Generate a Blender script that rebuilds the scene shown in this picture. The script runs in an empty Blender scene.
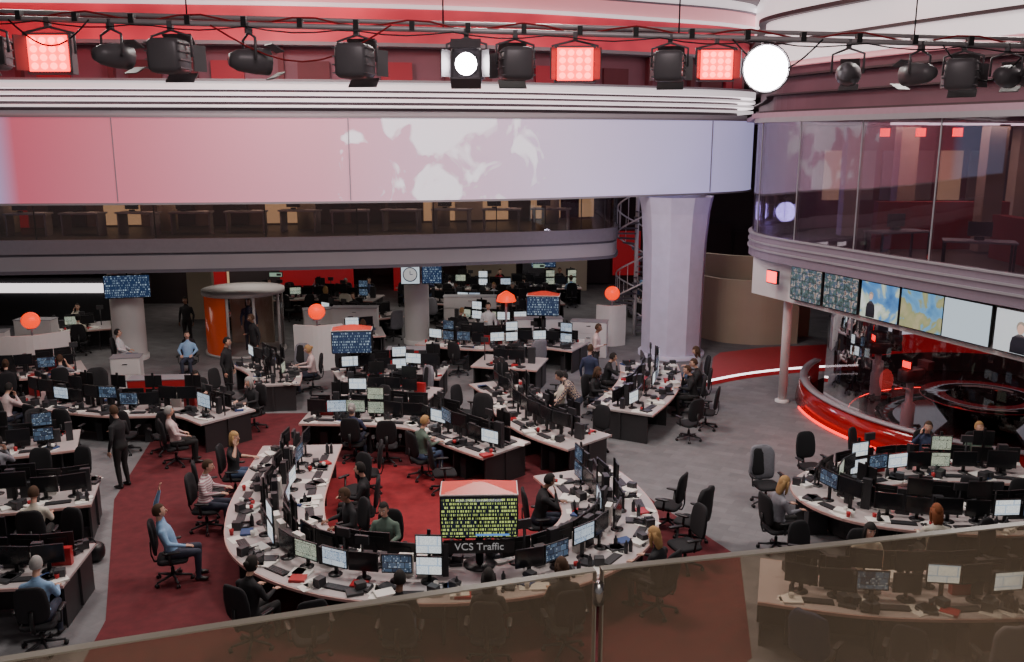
import bpy, math, random, bmesh
from mathutils import Vector, Matrix
random.seed(11)
scene = bpy.context.scene
V = Vector

# ------------------------------------------------------------------ materials
def _new(name):
    m = bpy.data.materials.new(name); m.use_nodes = True
    nt = m.node_tree; nt.nodes.clear()
    out = nt.nodes.new('ShaderNodeOutputMaterial')
    return m, nt, out

def _math(nt, op, a, b=None):
    n = nt.nodes.new('ShaderNodeMath'); n.operation = op
    for i, x in enumerate((a, b)):
        if x is None: continue
        if isinstance(x, (int, float)): n.inputs[i].default_value = x
        else: nt.links.new(x, n.inputs[i])
    return n.outputs[0]

def _mix(nt, fac, a, b):
    n = nt.nodes.new('ShaderNodeMixRGB')
    for k, x in ((0, fac), (1, a), (2, b)):
        if isinstance(x, (int, float)): n.inputs[k].default_value = x
        elif isinstance(x, tuple): n.inputs[k].default_value = (*x[:3], 1)
        else: nt.links.new(x, n.inputs[k])
    return n.outputs[0]

def pbr(name, col, rough=.6, metal=0., var=.1, scale=8., bump=0., emit=0., ecol=None, evar=False):
    m, nt, out = _new(name)
    tc = nt.nodes.new('ShaderNodeTexCoord'); no = nt.nodes.new('ShaderNodeTexNoise')
    no.inputs['Scale'].default_value = scale; no.inputs['Detail'].default_value = 3
    nt.links.new(tc.outputs['Object'], no.inputs['Vector'])
    lo = tuple(max(0, c*(1-var)) for c in col); hi = tuple(min(1, c*(1+var)) for c in col)
    c = _mix(nt, no.outputs['Fac'], lo, hi)
    b = nt.nodes.new('ShaderNodeBsdfPrincipled')
    nt.links.new(c, b.inputs['Base Color'])
    b.inputs['Roughness'].default_value = rough; b.inputs['Metallic'].default_value = metal
    if bump:
        bn = nt.nodes.new('ShaderNodeBump'); bn.inputs['Strength'].default_value = bump
        nt.links.new(no.outputs['Fac'], bn.inputs['Height']); nt.links.new(bn.outputs[0], b.inputs['Normal'])
    if emit:
        b.inputs['Emission Color'].default_value = (*(ecol or col), 1)
        b.inputs['Emission Strength'].default_value = emit
        if evar: nt.links.new(_math(nt, 'MULTIPLY', _math(nt, 'POWER', no.outputs['Fac'], 3.), emit*7), b.inputs['Emission Strength'])
    nt.links.new(b.outputs[0], out.inputs[0])
    return m

def emis(name, col, s):
    return pbr(name, tuple(c*.6 for c in col), .4, emit=s, ecol=col)

def screen(name, c1, c2, mort, text, scale=5., strength=1., bw=.6, rh=.35, rows=45., thr=.5, xm=.9, rnd=7.3):
    m, nt, out = _new(name)
    tc = nt.nodes.new('ShaderNodeTexCoord'); oi = nt.nodes.new('ShaderNodeObjectInfo')
    sp = nt.nodes.new('ShaderNodeSeparateXYZ'); nt.links.new(tc.outputs['Object'], sp.inputs[0])
    x, z = sp.outputs[0], sp.outputs[2]
    off = _math(nt, 'MULTIPLY', oi.outputs['Random'], rnd)
    x2 = _math(nt, 'ADD', x, off); z2 = _math(nt, 'ADD', z, off)
    cb = nt.nodes.new('ShaderNodeCombineXYZ'); nt.links.new(x2, cb.inputs[0]); nt.links.new(z2, cb.inputs[1])
    br = nt.nodes.new('ShaderNodeTexBrick'); nt.links.new(cb.outputs[0], br.inputs['Vector'])
    br.inputs['Color1'].default_value = (*c1, 1); br.inputs['Color2'].default_value = (*c2, 1)
    br.inputs['Mortar'].default_value = (*mort, 1); br.inputs['Scale'].default_value = scale
    br.inputs['Mortar Size'].default_value = .02
    br.inputs['Brick Width'].default_value = bw; br.inputs['Row Height'].default_value = rh
    zr = _math(nt, 'MULTIPLY', z2, rows); gate = _math(nt, 'GREATER_THAN', _math(nt, 'FRACT', zr), .42)
    cb2 = nt.nodes.new('ShaderNodeCombineXYZ')
    nt.links.new(_math(nt, 'MULTIPLY', x2, rows*xm), cb2.inputs[0])
    nt.links.new(_math(nt, 'MULTIPLY', _math(nt, 'FLOOR', zr), 3.7), cb2.inputs[1])
    no = nt.nodes.new('ShaderNodeTexNoise'); no.inputs['Scale'].default_value = 1.; no.inputs['Detail'].default_value = 1
    nt.links.new(cb2.outputs[0], no.inputs['Vector'])
    f = _math(nt, 'MULTIPLY', gate, _math(nt, 'GREATER_THAN', no.outputs['Fac'], thr))
    c = _mix(nt, f, br.outputs['Color'], text)
    b = nt.nodes.new('ShaderNodeBsdfPrincipled'); b.inputs['Base Color'].default_value = (.02, .02, .02, 1)
    b.inputs['Roughness'].default_value = .25
    nt.links.new(c, b.inputs['Emission Color']); b.inputs['Emission Strength'].default_value = strength
    nt.links.new(b.outputs[0], out.inputs[0])
    return m

def mapscreen(name, cols, s=1., scale=2.6):
    m, nt, out = _new(name)
    tc = nt.nodes.new('ShaderNodeTexCoord'); no = nt.nodes.new('ShaderNodeTexNoise')
    no.inputs['Scale'].default_value = scale; no.inputs['Detail'].default_value = 4; no.inputs['Distortion'].default_value = .6
    nt.links.new(tc.outputs['Object'], no.inputs['Vector'])
    r = nt.nodes.new('ShaderNodeValToRGB'); nt.links.new(no.outputs['Fac'], r.inputs[0])
    e = r.color_ramp.elements
    e[0].position = cols[0][0]; e[0].color = (*cols[0][1], 1); e[1].position = cols[-1][0]; e[1].color = (*cols[-1][1], 1)
    for p, c in cols[1:-1]:
        x = e.new(p); x.color = (*c, 1)
    b = nt.nodes.new('ShaderNodeBsdfPrincipled'); b.inputs['Base Color'].default_value = (.02, .02, .02, 1)
    nt.links.new(r.outputs[0], b.inputs['Emission Color']); b.inputs['Emission Strength'].default_value = s
    nt.links.new(b.outputs[0], out.inputs[0])
    return m

def glass(name, tint=(.8, .8, .8), refl=.12, haze=0., hcol=(.3, .3, .3), rough=.02, fk=.8):
    m, nt, out = _new(name)
    tr = nt.nodes.new('ShaderNodeBsdfTransparent'); tr.inputs[0].default_value = (*tint, 1)
    gl = nt.nodes.new('ShaderNodeBsdfGlossy'); gl.inputs['Roughness'].default_value = rough
    gl.inputs[0].default_value = (.9, .9, .9, 1)
    lw = nt.nodes.new('ShaderNodeLayerWeight'); lw.inputs[0].default_value = .25
    f = _math(nt, 'MULTIPLY', lw.outputs['Fresnel'], fk); f = _math(nt, 'ADD', f, refl)
    mx = nt.nodes.new('ShaderNodeMixShader'); nt.links.new(f, mx.inputs[0])
    src = tr.outputs[0]
    if haze:
        df = nt.nodes.new('ShaderNodeBsdfDiffuse'); df.inputs[0].default_value = (*hcol, 1)
        m2 = nt.nodes.new('ShaderNodeMixShader')
        no = nt.nodes.new('ShaderNodeTexNoise'); no.inputs['Scale'].default_value = 1.5
        tc = nt.nodes.new('ShaderNodeTexCoord'); nt.links.new(tc.outputs['Object'], no.inputs['Vector'])
        nt.links.new(_math(nt, 'MULTIPLY', no.outputs['Fac'], haze*2), m2.inputs[0])
        nt.links.new(tr.outputs[0], m2.inputs[1]); nt.links.new(df.outputs[0], m2.inputs[2])
        src = m2.outputs[0]
    nt.links.new(src, mx.inputs[1]); nt.links.new(gl.outputs[0], mx.inputs[2])
    nt.links.new(mx.outputs[0], out.inputs[0])
    return m

M = {}
M['desk'] = pbr('desk_laminate', (.45, .40, .40), .4, var=.1, scale=3)  # white laminate with the pink of the red lighting mixed into its colour
M['deskedge'] = pbr('desk_edge', (.60, .37, .34), .4)
M['deskpanel'] = pbr('desk_panel', (.035, .033, .036), .5)
M['black'] = pbr('black_plastic', (.012, .012, .014), .4)
M['dark'] = pbr('dark_grey_plastic', (.035, .035, .04), .45)
M['fabric'] = pbr('chair_fabric', (.014, .014, .017), .9, var=.25, scale=60, bump=.2)
M['chrome'] = pbr('chrome', (.5, .5, .52), .25, 1.)
M['white'] = pbr('white_paint', (.66, .64, .64), .5, var=.04)
M['grey'] = pbr('grey_paint', (.28, .27, .30), .5, var=.06)
M['paper'] = pbr('paper', (.78, .76, .72), .8, var=.05)
M['red'] = pbr('red_laminate', (.42, .02, .025), .35, var=.12)
M['capred'] = pbr('pod_cap_red', (.62, .05, .03), .35, emit=.12, ecol=(1, .08, .03))
M['redcloth'] = pbr('red_fabric', (.30, .015, .02), .9)
M['blueitem'] = pbr('blue_folder', (.04, .08, .22), .6)
M['beige'] = pbr('beige_panel', (.42, .35, .27), .7, var=.06, scale=2)
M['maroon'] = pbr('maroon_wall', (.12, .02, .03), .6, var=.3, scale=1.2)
M['mauvedark'] = pbr('dark_mauve_wall', (.20, .07, .10), .5, var=.35, scale=.8)
M['mauvedark2'] = pbr('office_mauve_wall', (.14, .06, .085), .5, var=.35, scale=.8)
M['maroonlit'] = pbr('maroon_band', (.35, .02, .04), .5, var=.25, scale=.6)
M['redlit'] = pbr('painted_red_glow_band', (.45, .05, .08), .5, emit=.28, ecol=(1, .05, .08), var=.4, scale=.28, evar=True)  # glow of the red uplights painted in as patchy emission
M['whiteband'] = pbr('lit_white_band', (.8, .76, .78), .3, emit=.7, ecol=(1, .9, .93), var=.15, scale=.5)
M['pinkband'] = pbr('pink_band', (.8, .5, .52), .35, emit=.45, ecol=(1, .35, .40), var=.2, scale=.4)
M['darkband'] = pbr('dark_groove', (.04, .02, .025), .5)
M['greyband'] = pbr('slab_edge_grey', (.35, .33, .36), .5, var=.06, scale=1)
M['greydark'] = pbr('slab_edge_dark', (.13, .12, .15), .5)
M['level'] = pbr('dark_floor', (.07, .055, .05), .5, var=.4, scale=.5)
M['ceil'] = pbr('ceiling_paint', (.25, .22, .23), .8)
M['wall'] = pbr('wall_dark', (.05, .036, .04), .8, var=.4, scale=.3)
M['ledred'] = emis('red_led', (1, .012, .015), 6.)
M['ledwhite'] = emis('white_lamp', (1, .93, .97), 60.)
M['ledpink'] = emis('led_core', (1, .07, .06), 10.)
M['striplight'] = emis('strip_light', (1, .9, .92), 3.)
M['redstrip'] = emis('red_strip', (1, .015, .015), 3.)
M['orange'] = emis('orange_globe', (1, .04, .0), 1.4)
M['warm'] = emis('warm_window', (.9, .62, .35), .5)
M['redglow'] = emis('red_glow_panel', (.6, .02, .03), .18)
M['orangeglass'] = pbr('orange_glass', (.60, .075, .02), .15, emit=.10)
M['glossred'] = pbr('gloss_red', (.30, .01, .012), .12)
M['redcarpet2'] = pbr('red_ramp_carpet', (.36, .02, .03), .5, var=.15)
M['studiofloor'] = pbr('studio_floor', (.035, .012, .014), .08, var=.3, scale=.7)
M['skin'] = pbr('skin', (.60, .35, .26), .55)
M['skindark'] = pbr('skin_dark', (.22, .11, .07), .55)
M['eye'] = pbr('eye_white', (.8, .8, .8), .3)
M['lip'] = pbr('lip', (.40, .12, .10), .5)
M['shoe'] = pbr('shoe_leather', (.02, .018, .018), .4)
for n, c in dict(s_black=(.015, .015, .018), s_blue=(.24, .40, .62), s_white=(.62, .62, .65), s_pink=(.60, .46, .46),
                 s_grey=(.2, .2, .23), s_navy=(.03, .04, .09), s_red=(.4, .03, .04), s_green=(.1, .15, .12),
                 s_cream=(.55, .52, .44), t_navy=(.03, .035, .06), t_black=(.015, .015, .016), t_jean=(.07, .11, .2), t_khaki=(.3, .25, .17),
                 h_black=(.012, .01, .009), h_brown=(.06, .03, .015), h_blond=(.40, .24, .1), h_grey=(.32, .31, .30), h_red=(.2, .06, .02)).items():
    M[n] = pbr('cloth_'+n if n[0] in 'st' else 'hair_'+n, c, .85, var=.2, scale=25)
def checked():
    m, nt, out = _new('checked_shirt')
    tc = nt.nodes.new('ShaderNodeTexCoord'); ck = nt.nodes.new('ShaderNodeTexChecker'); ck.inputs['Scale'].default_value = 22
    ck.inputs[1].default_value = (.42, .32, .24, 1); ck.inputs[2].default_value = (.05, .05, .09, 1)
    nt.links.new(tc.outputs['Object'], ck.inputs[0])
    b = nt.nodes.new('ShaderNodeBsdfPrincipled'); nt.links.new(ck.outputs[0], b.inputs[0]); b.inputs['Roughness'].default_value = .85
    nt.links.new(b.outputs[0], out.inputs[0]); return m
M['s_check'] = checked()
def striped():
    m, nt, out = _new('striped_shirt')
    tc = nt.nodes.new('ShaderNodeTexCoord'); w = nt.nodes.new('ShaderNodeTexWave'); w.bands_direction = 'Z'; w.inputs['Scale'].default_value = 7
    nt.links.new(tc.outputs['Object'], w.inputs[0])
    c = _mix(nt, w.outputs['Fac'], (.72, .66, .66), (.35, .16, .2))
    b = nt.nodes.new('ShaderNodeBsdfPrincipled'); nt.links.new(c, b.inputs[0]); b.inputs['Roughness'].default_value = .85
    nt.links.new(b.outputs[0], out.inputs[0]); return m
M['s_stripe'] = striped()

SC = [screen('screen_document', (.74, .82, .88), (.84, .86, .82), (.35, .5, .7), (.5, .55, .6), 2.2, 1.05, .6, .35, 80),
      screen('screen_rundown', (.22, .36, .56), (.60, .70, .78), (.10, .16, .3), (.8, .85, .9), 2.6, .8, .6, .35, 80),
      screen('screen_agency', (.50, .54, .38), (.12, .20, .18), (.05, .05, .05), (.75, .78, .6), 2.4, .7, .7, .4, 70),
      screen('screen_video', (.02, .03, .06), (.10, .16, .25), (0, 0, 0), (.35, .42, .5), 4, .7, .5, .4, 30, .62)]
SOFF = pbr('screen_off', (.014, .015, .018), .2)
M['txt'] = screen('screen_text_rows', (.003, .006, .014), (.004, .008, .02), (0, 0, 0), (.50, .62, .16), 1, 1.0, 9, 9, 17, .52, 3.2, 0)
M['txtblue'] = screen('screen_departures', (.012, .03, .08), (.015, .04, .10), (0, 0, 0), (.36, .46, .56), 1, .9, 9, 9, 13, .58, 3.0, 3)
M['map1'] = mapscreen('map_ocean', [(.30, (.02, .10, .32)), (.49, (.10, .30, .62)), (.54, (.50, .58, .42)), (.62, (.75, .78, .75))], 1.0, 1.6)
M['map2'] = mapscreen('map_land', [(.30, (.05, .20, .48)), (.48, (.16, .42, .70)), (.52, (.34, .36, .16)), (.64, (.50, .44, .25))], .9, 1.9)
M['vid'] = mapscreen('multiview', [(.35, (.01, .02, .03)), (.45, (.08, .14, .12)), (.52, (.03, .06, .14)), (.6, (.42, .36, .3)), (.7, (.1, .02, .02))], 1.0, 9)
M['pale'] = screen('pale_page', (.58, .68, .76), (.62, .70, .78), (.5, .6, .7), (.5, .6, .7), 1, 1., 9, 9, 10, .75)
M['palebg'] = emis('studio_picture_background', (.6, .66, .7), .8)

def carpet():
    m, nt, out = _new('floor_carpet')
    tc = nt.nodes.new('ShaderNodeTexCoord')
    br = nt.nodes.new('ShaderNodeTexBrick'); br.inputs['Scale'].default_value = 1.
    br.inputs['Brick Width'].default_value = .5; br.inputs['Row Height'].default_value = .25
    br.inputs['Mortar Size'].default_value = .004; br.inputs['Color1'].default_value = (.115, .117, .128, 1)
    br.inputs['Color2'].default_value = (.19, .188, .20, 1); br.inputs['Mortar'].default_value = (.11, .11, .12, 1)
    mp = nt.nodes.new('ShaderNodeMapping'); mp.inputs['Rotation'].default_value = (0, 0, .5)
    nt.links.new(tc.outputs['Object'], mp.inputs[0]); nt.links.new(mp.outputs[0], br.inputs['Vector'])
    no = nt.nodes.new('ShaderNodeTexNoise'); no.inputs['Scale'].default_value = 2.2; no.inputs['Detail'].default_value = 9; no.inputs['Roughness'].default_value = .75; nt.links.new(tc.outputs['Object'], no.inputs['Vector'])
    c = _mix(nt, no.outputs['Fac'], (.04, .04, .05), (.34, .33, .34))
    c = _mix(nt, .45, br.outputs['Color'], c)
    b = nt.nodes.new('ShaderNodeBsdfPrincipled'); nt.links.new(c, b.inputs[0]); b.inputs['Roughness'].default_value = .85
    nt.links.new(b.outputs[0], out.inputs[0]); return m
M['carpet'] = carpet()
M['redcarpet'] = pbr('red_carpet', (.115, .014, .02), .9, var=.5, scale=5)
M['redcarpetb'] = pbr('bright_red_carpet', (.24, .014, .02), .9, var=.4, scale=5)

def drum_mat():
    m, nt, out = _new('painted_projection_fascia')  # coloured light and cloud projection painted into base colour and emission
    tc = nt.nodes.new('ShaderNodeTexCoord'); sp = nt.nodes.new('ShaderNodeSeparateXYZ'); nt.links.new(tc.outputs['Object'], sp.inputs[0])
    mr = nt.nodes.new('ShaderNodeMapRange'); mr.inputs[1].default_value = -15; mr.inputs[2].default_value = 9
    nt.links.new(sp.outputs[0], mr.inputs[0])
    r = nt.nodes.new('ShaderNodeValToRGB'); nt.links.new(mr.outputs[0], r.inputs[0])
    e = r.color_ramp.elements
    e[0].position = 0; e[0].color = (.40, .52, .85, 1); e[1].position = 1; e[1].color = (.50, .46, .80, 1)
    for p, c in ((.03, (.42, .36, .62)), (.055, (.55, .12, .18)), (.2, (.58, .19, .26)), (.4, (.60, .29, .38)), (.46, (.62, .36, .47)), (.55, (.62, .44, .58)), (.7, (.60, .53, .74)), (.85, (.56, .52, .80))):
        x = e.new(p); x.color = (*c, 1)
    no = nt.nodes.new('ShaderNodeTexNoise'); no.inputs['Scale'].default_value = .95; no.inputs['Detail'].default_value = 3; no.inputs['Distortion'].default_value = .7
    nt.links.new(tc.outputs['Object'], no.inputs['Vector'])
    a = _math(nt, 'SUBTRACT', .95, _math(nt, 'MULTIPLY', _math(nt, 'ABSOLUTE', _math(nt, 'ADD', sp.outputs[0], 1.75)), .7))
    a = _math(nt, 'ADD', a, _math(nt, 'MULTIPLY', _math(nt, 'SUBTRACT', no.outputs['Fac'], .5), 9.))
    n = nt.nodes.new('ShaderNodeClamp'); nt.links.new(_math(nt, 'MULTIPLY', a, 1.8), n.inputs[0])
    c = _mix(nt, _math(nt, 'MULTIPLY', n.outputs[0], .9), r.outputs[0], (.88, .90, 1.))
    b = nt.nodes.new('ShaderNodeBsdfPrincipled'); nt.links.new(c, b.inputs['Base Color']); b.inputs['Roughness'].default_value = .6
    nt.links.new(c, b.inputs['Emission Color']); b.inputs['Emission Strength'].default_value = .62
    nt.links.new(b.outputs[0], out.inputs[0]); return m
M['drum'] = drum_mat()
M['glass'] = glass('office_glass', (.66, .58, .64), .09, .08, (.20, .14, .2), fk=.6)
M['glassclear'] = glass('clear_glass', (.85, .85, .85), .05)
M['glassdark'] = glass('gallery_glass', (.74, .68, .66), .04, .05, (.16, .12, .14), fk=.5)
M['glassfront'] = glass('balustrade_glass', (.82, .76, .68), .015, .12, (.60, .51, .42), fk=.35)

# ------------------------------------------------------------------ mesh builder
class MB:
    def __init__(s): s.v = []; s.f = []; s.m = []; s.s = []
    def add(s, vs, fs, mat=0, smooth=False):
        o = len(s.v); s.v += [tuple(v) for v in vs]
        for f in fs:
            s.f.append(tuple(i+o for i in f)); s.m.append(mat); s.s.append(smooth)
    def box(s, c, size, mat=0, rz=0., rx=0., taper=1.):
        R = Matrix.Rotation(rz, 3, 'Z') @ Matrix.Rotation(rx, 3, 'X')
        x, y, z = (d/2 for d in size); vs = []
        for sz in (-1, 1):
            k = taper if sz > 0 else 1
            for sx, sy in ((-1, -1), (1, -1), (1, 1), (-1, 1)):
                vs.append(V(c)+R @ V((sx*x*k, sy*y*k, sz*z)))
        s.add(vs, [(3, 2, 1, 0), (4, 5, 6, 7), (0, 1, 5, 4), (1, 2, 6, 5), (2, 3, 7, 6), (3, 0, 4, 7)], mat)
    def ell(s, c, size, mat=0, e=1., nu=12, nv=8, R=None, fn=None):
        vs = []; fs = []
        pw = lambda a: math.copysign(abs(a)**e, a)
        for j in range(nv+1):
            ph = -math.pi/2+math.pi*j/nv
            for i in range(nu):
                th = 2*math.pi*i/nu
                p = V((pw(math.cos(ph))*pw(math.cos(th)), pw(math.cos(ph))*pw(math.sin(th)), pw(math.sin(ph))))
                if fn: p = fn(p)
                p = V((p.x*size[0], p.y*size[1], p.z*size[2]))
                if R: p = R @ p
                vs.append(V(c)+p)
        for j in range(nv):
            for i in range(nu):
                a, b = j*nu+i, j*nu+(i+1) % nu
                fs.append((a, b, b+nu, a+nu))
        s.add(vs, fs, mat, True)
    def tube(s, pts, rads, n=8, mat=0, ref=(1, 0, 0), caps=True, smooth=True, closed=False):
        pts = [V(p) for p in pts]; L = len(pts); vs = []; fs = []; ref = V(ref)
        if not isinstance(rads, (list, tuple)): rads = [rads]*L
        for i, p in enumerate(pts):
            if closed: t = pts[(i+1) % L]-pts[i-1]
            else: t = pts[min(i+1, L-1)]-pts[max(i-1, 0)]
            t.normalize(); r = ref-t*ref.dot(t)
            if r.length < .1:
                r = V((0, 1, .01)); r = r-t*r.dot(t)
            r.normalize(); u = t.cross(r)
            rr = rads[i]; rx, ry = rr if isinstance(rr, tuple) else (rr, rr)
            for k in range(n):
                a = 2*math.pi*k/n
                vs.append(p+r*math.cos(a)*rx+u*math.sin(a)*ry)
        for i in range(L if closed else L-1):
            for k in range(n):
                a, b = i*n+k, i*n+(k+1) % n; c2 = ((i+1) % L)*n
                fs.append((a, b, c2+(k+1) % n, c2+k))
        if caps and not closed:
            fs.append(tuple(range(n))[::-1]); fs.append(tuple((L-1)*n+k for k in range(n)))
        s.add(vs, fs, mat, smooth)
    def lathe(s, prof, c=(0, 0, 0), n=24, mat=0, a0=0, a1=2*math.pi, smooth=True):
        full = abs(a1-a0-2*math.pi) < 1e-4; m = n if full else n+1; vs = []; fs = []
        for r, z in prof:
            for k in range(m):
                a = a0+(a1-a0)*k/n
                vs.append((c[0]+r*math.cos(a), c[1]+r*math.sin(a), c[2]+z))
        for j in range(len(prof)-1):
            for k in range(n):
                b = (k+1) % m
                fs.append((j*m+k, j*m+b, (j+1)*m+b, (j+1)*m+k))
        s.add(vs, fs, mat, smooth)
    def ribbon(s, pts, z0, z1, a, b, mat=0, closed=False):
        P = [V((p[0], p[1])) for p in pts]; L = len(P); vs = []
        for i, p in enumerate(P):
            t = (P[(i+1) % L]-P[i-1]) if closed else (P[min(i+1, L-1)]-P[max(i-1, 0)])
            t.normalize(); n = V((-t.y, t.x))
            q, r = p+n*a, p+n*b
            vs += [(q.x, q.y, z0), (q.x, q.y, z1), (r.x, r.y, z1), (r.x, r.y, z0)]
        fs = []
        for i in range(L if closed else L-1):
            j = (i+1) % L
            for k in range(4):
                fs.append((i*4+k, i*4+(k+1) % 4, j*4+(k+1) % 4, j*4+k))
        if not closed: fs += [(3, 2, 1, 0), tuple((L-1)*4+k for k in range(4))]
        s.add(vs, fs, mat)
    def poly(s, pts, z0, z1, mat=0):
        n = len(pts); vs = [(p[0], p[1], z0) for p in pts]+[(p[0], p[1], z1) for p in pts]
        fs = [tuple(range(n))[::-1], tuple(range(n, 2*n))]+[(i, (i+1) % n, n+(i+1) % n, n+i) for i in range(n)]
        s.add(vs, fs, mat)
    def mesh(s, name, mats):
        me = bpy.data.meshes.new(name); me.from_pydata(s.v, [], s.f)
        for m in mats: me.materials.append(m)
        me.polygons.foreach_set('material_index', s.m); me.polygons.foreach_set('use_smooth', s.s)
        bm = bmesh.new(); bm.from_mesh(me); bmesh.ops.recalc_face_normals(bm, faces=bm.faces); bm.to_mesh(me); bm.free()
        me.update(); return me

def place(name, me, loc=(0, 0, 0), rz=0., mats=None, parent=None, scale=1., rx=0.):
    ob = bpy.data.objects.new(name, me); scene.collection.objects.link(ob)
    ob.location = loc; ob.rotation_euler = (rx, 0, rz); ob.scale = (scale,)*3
    if mats:
        for i, m in mats.items():
            ob.material_slots[i].link = 'OBJECT'; ob.material_slots[i].material = m
    if parent: ob.parent = parent
    return ob
def put(name, mb, mats, **k): return place(name, mb.mesh(name, mats), **k)
def empty(name, loc=(0, 0, 0), rz=0):
    e = bpy.data.objects.new(name, None); scene.collection.objects.link(e); e.location = loc; e.rotation_euler = (0, 0, rz); return e

def cat(pts, n=8, closed=False):
    P = [V((p[0], p[1], p[2] if len(p) > 2 else 0)) for p in pts]; L = len(P); out = []
    for i in range(L if closed else L-1):
        if closed: a, b, c, d = P[i-1], P[i], P[(i+1) % L], P[(i+2) % L]
        else: a, b, c, d = P[max(i-1, 0)], P[i], P[i+1], P[min(i+2, L-1)]
        for k in range(n):
            t = k/n
            out.append(.5*((2*b)+(c-a)*t+(2*a-5*b+4*c-d)*t*t+(3*b-a-3*c+d)*t**3))
    if not closed: out.append(P[-1])
    return out

# ------------------------------------------------------------------ camera
cam = bpy.data.cameras.new('camera'); co = bpy.data.objects.new('camera', cam); scene.collection.objects.link(co)
cam.sensor_width = 36; cam.lens = 31.64; cam.clip_start = .05; cam.clip_end = 200
co.location = (0, 0, 7.2); co.rotation_euler = (math.radians(90-12.1), 0, 0); scene.camera = co

occupied = []; DESKS = []

# ------------------------------------------------------------------ shell
b = MB(); b.box((0, 21, -.1), (50, 50, .2)); put('floor', b, [M['carpet']])
b = MB(); b.poly([(-5.8, 10), (-6.2, 12.5), (-8.1, 17.2), (-8.8, 21), (-8, 23), (-2, 23.2), (1.2, 22.6), (1.9, 19.6), (3.0, 16.8), (4.0, 14.6), (3.4, 11.5), (2, 10)], 0, .008)
put('red_carpet', b, [M['redcarpet']])
b = MB(); b.poly([(-3.6, 14), (-3.9, 17), (-4.2, 19.4), (-1.8, 19), (-.6, 17.4), (.8, 16.6), (.9, 14.4), (-1, 13.4)], .008, .014)
put('hub_carpet', b, [M['redcarpetb']])
b = MB(); b.box((0, 45, 5.7), (50, .3, 11.4)); put('wall_back', b, [M['wall']])
b = MB(); b.box((-24.5, 21, 5.7), (.3, 48, 11.4)); put('wall_left', b, [M['wall']])
b = MB(); b.box((24.5, 21, 5.7), (.3, 48, 11.4)); put('wall_right', b, [M['wall']])
b = MB(); b.box((0, 21, 11.7), (50, 50, .2)); put('ceiling', b, [M['ceil']])

# mezzanine
Fp = [(-24, 25.6), (-15.3, 26.6), (-6.6, 27.7), (-.5, 29), (2.9, 30.2), (3.65, 31.4), (3.7, 34), (3.7, 38)]
F = cat(Fp, 8)
b = MB(); b.poly([(p.x-.2, p.y+.25) for p in cat(Fp, 6)]+[(3.5, 44.8), (-24, 44.8)], 3.3, 4.18)
put('mezzanine_floor', b, [M['level']])
b = MB()
b.ribbon(F, 3.2, 3.30, -.05, .2, 1); b.ribbon(F, 3.30, 3.72, 0, .2, 0); b.ribbon(F, 3.72, 3.80, .05, .2, 1); b.ribbon(F, 3.80, 4.22, -.03, .2, 2)
put('mezzanine_fascia', b, [M['greyband'], M['greydark'], pbr('slab_edge_mid', (.24, .22, .25), .5)])
b = MB(); b.ribbon(F, 4.22, 5.3, .08, .1, 0); b.ribbon(F, 5.3, 5.34, .06, .12, 1)
for i in range(0, len(F), 3): b.box((F[i].x, F[i].y+.12, 4.75), (.03, .03, 1.1), 1)
put('mezzanine_balustrade', b, [M['glassdark'], M['dark']])
GW = cat([(-24, 30.0), (-15.3, 31.2), (-6.6, 32.4), (-.5, 33.6), (3.0, 34.8)], 10)
b = MB(); b.ribbon(GW, 4.18, 6.4, 0, .15, 0)
for i in range(2, len(GW)-1, 2):
    p, q = GW[i], GW[i+1]; a = math.atan2(q.y-p.y, q.x-p.x); k = random.choice([1, 3, 3, 2, 3, 1, 4, 1])
    b.box((p.x, p.y-.06, 4.95 if k != 2 else 4.6), (1.2, .08, 1.4 if k != 2 else .8), k, rz=a)
put('wall_gallery', b, [pbr('gallery_wall', (.14, .09, .085), .7, var=.4, scale=.6), M['warm'], M['redglow'], M['darkband'], M['beige']])
b = MB()
for x, y in ((-16.5, 29.6), (-11.5, 30.2), (-7, 30.8), (-2.5, 31.8), (1.4, 33)):
    b.tube([(x, y, 4.18), (x, y, 6)], .32, 12)
put('gallery_columns', b, [M['beige']])
tb = MB(); tb.box((0, 0, .70), (1.3, .6, .05), 0)
for dx in (-.58, .58): tb.box((dx, 0, .34), (.05, .5, .68), 0)
tb.box((-.25, .05, .95), (.46, .04, .3), 1); tb.box((-.25, .05, .76), (.14, .12, .05), 1); tb.box((.35, .0, .735), (.3, .21, .02), 2)
tbm = tb.mesh('gallery_table', [M['grey'], M['dark'], M['paper']])
for i in range(13):
    x = -18.5+i*1.65; y = 28.5+(x+15)*.125+random.uniform(-.2, .2)
    place('gallery_table', tbm, (x, y, 4.18), random.uniform(-.2, .3))

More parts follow.
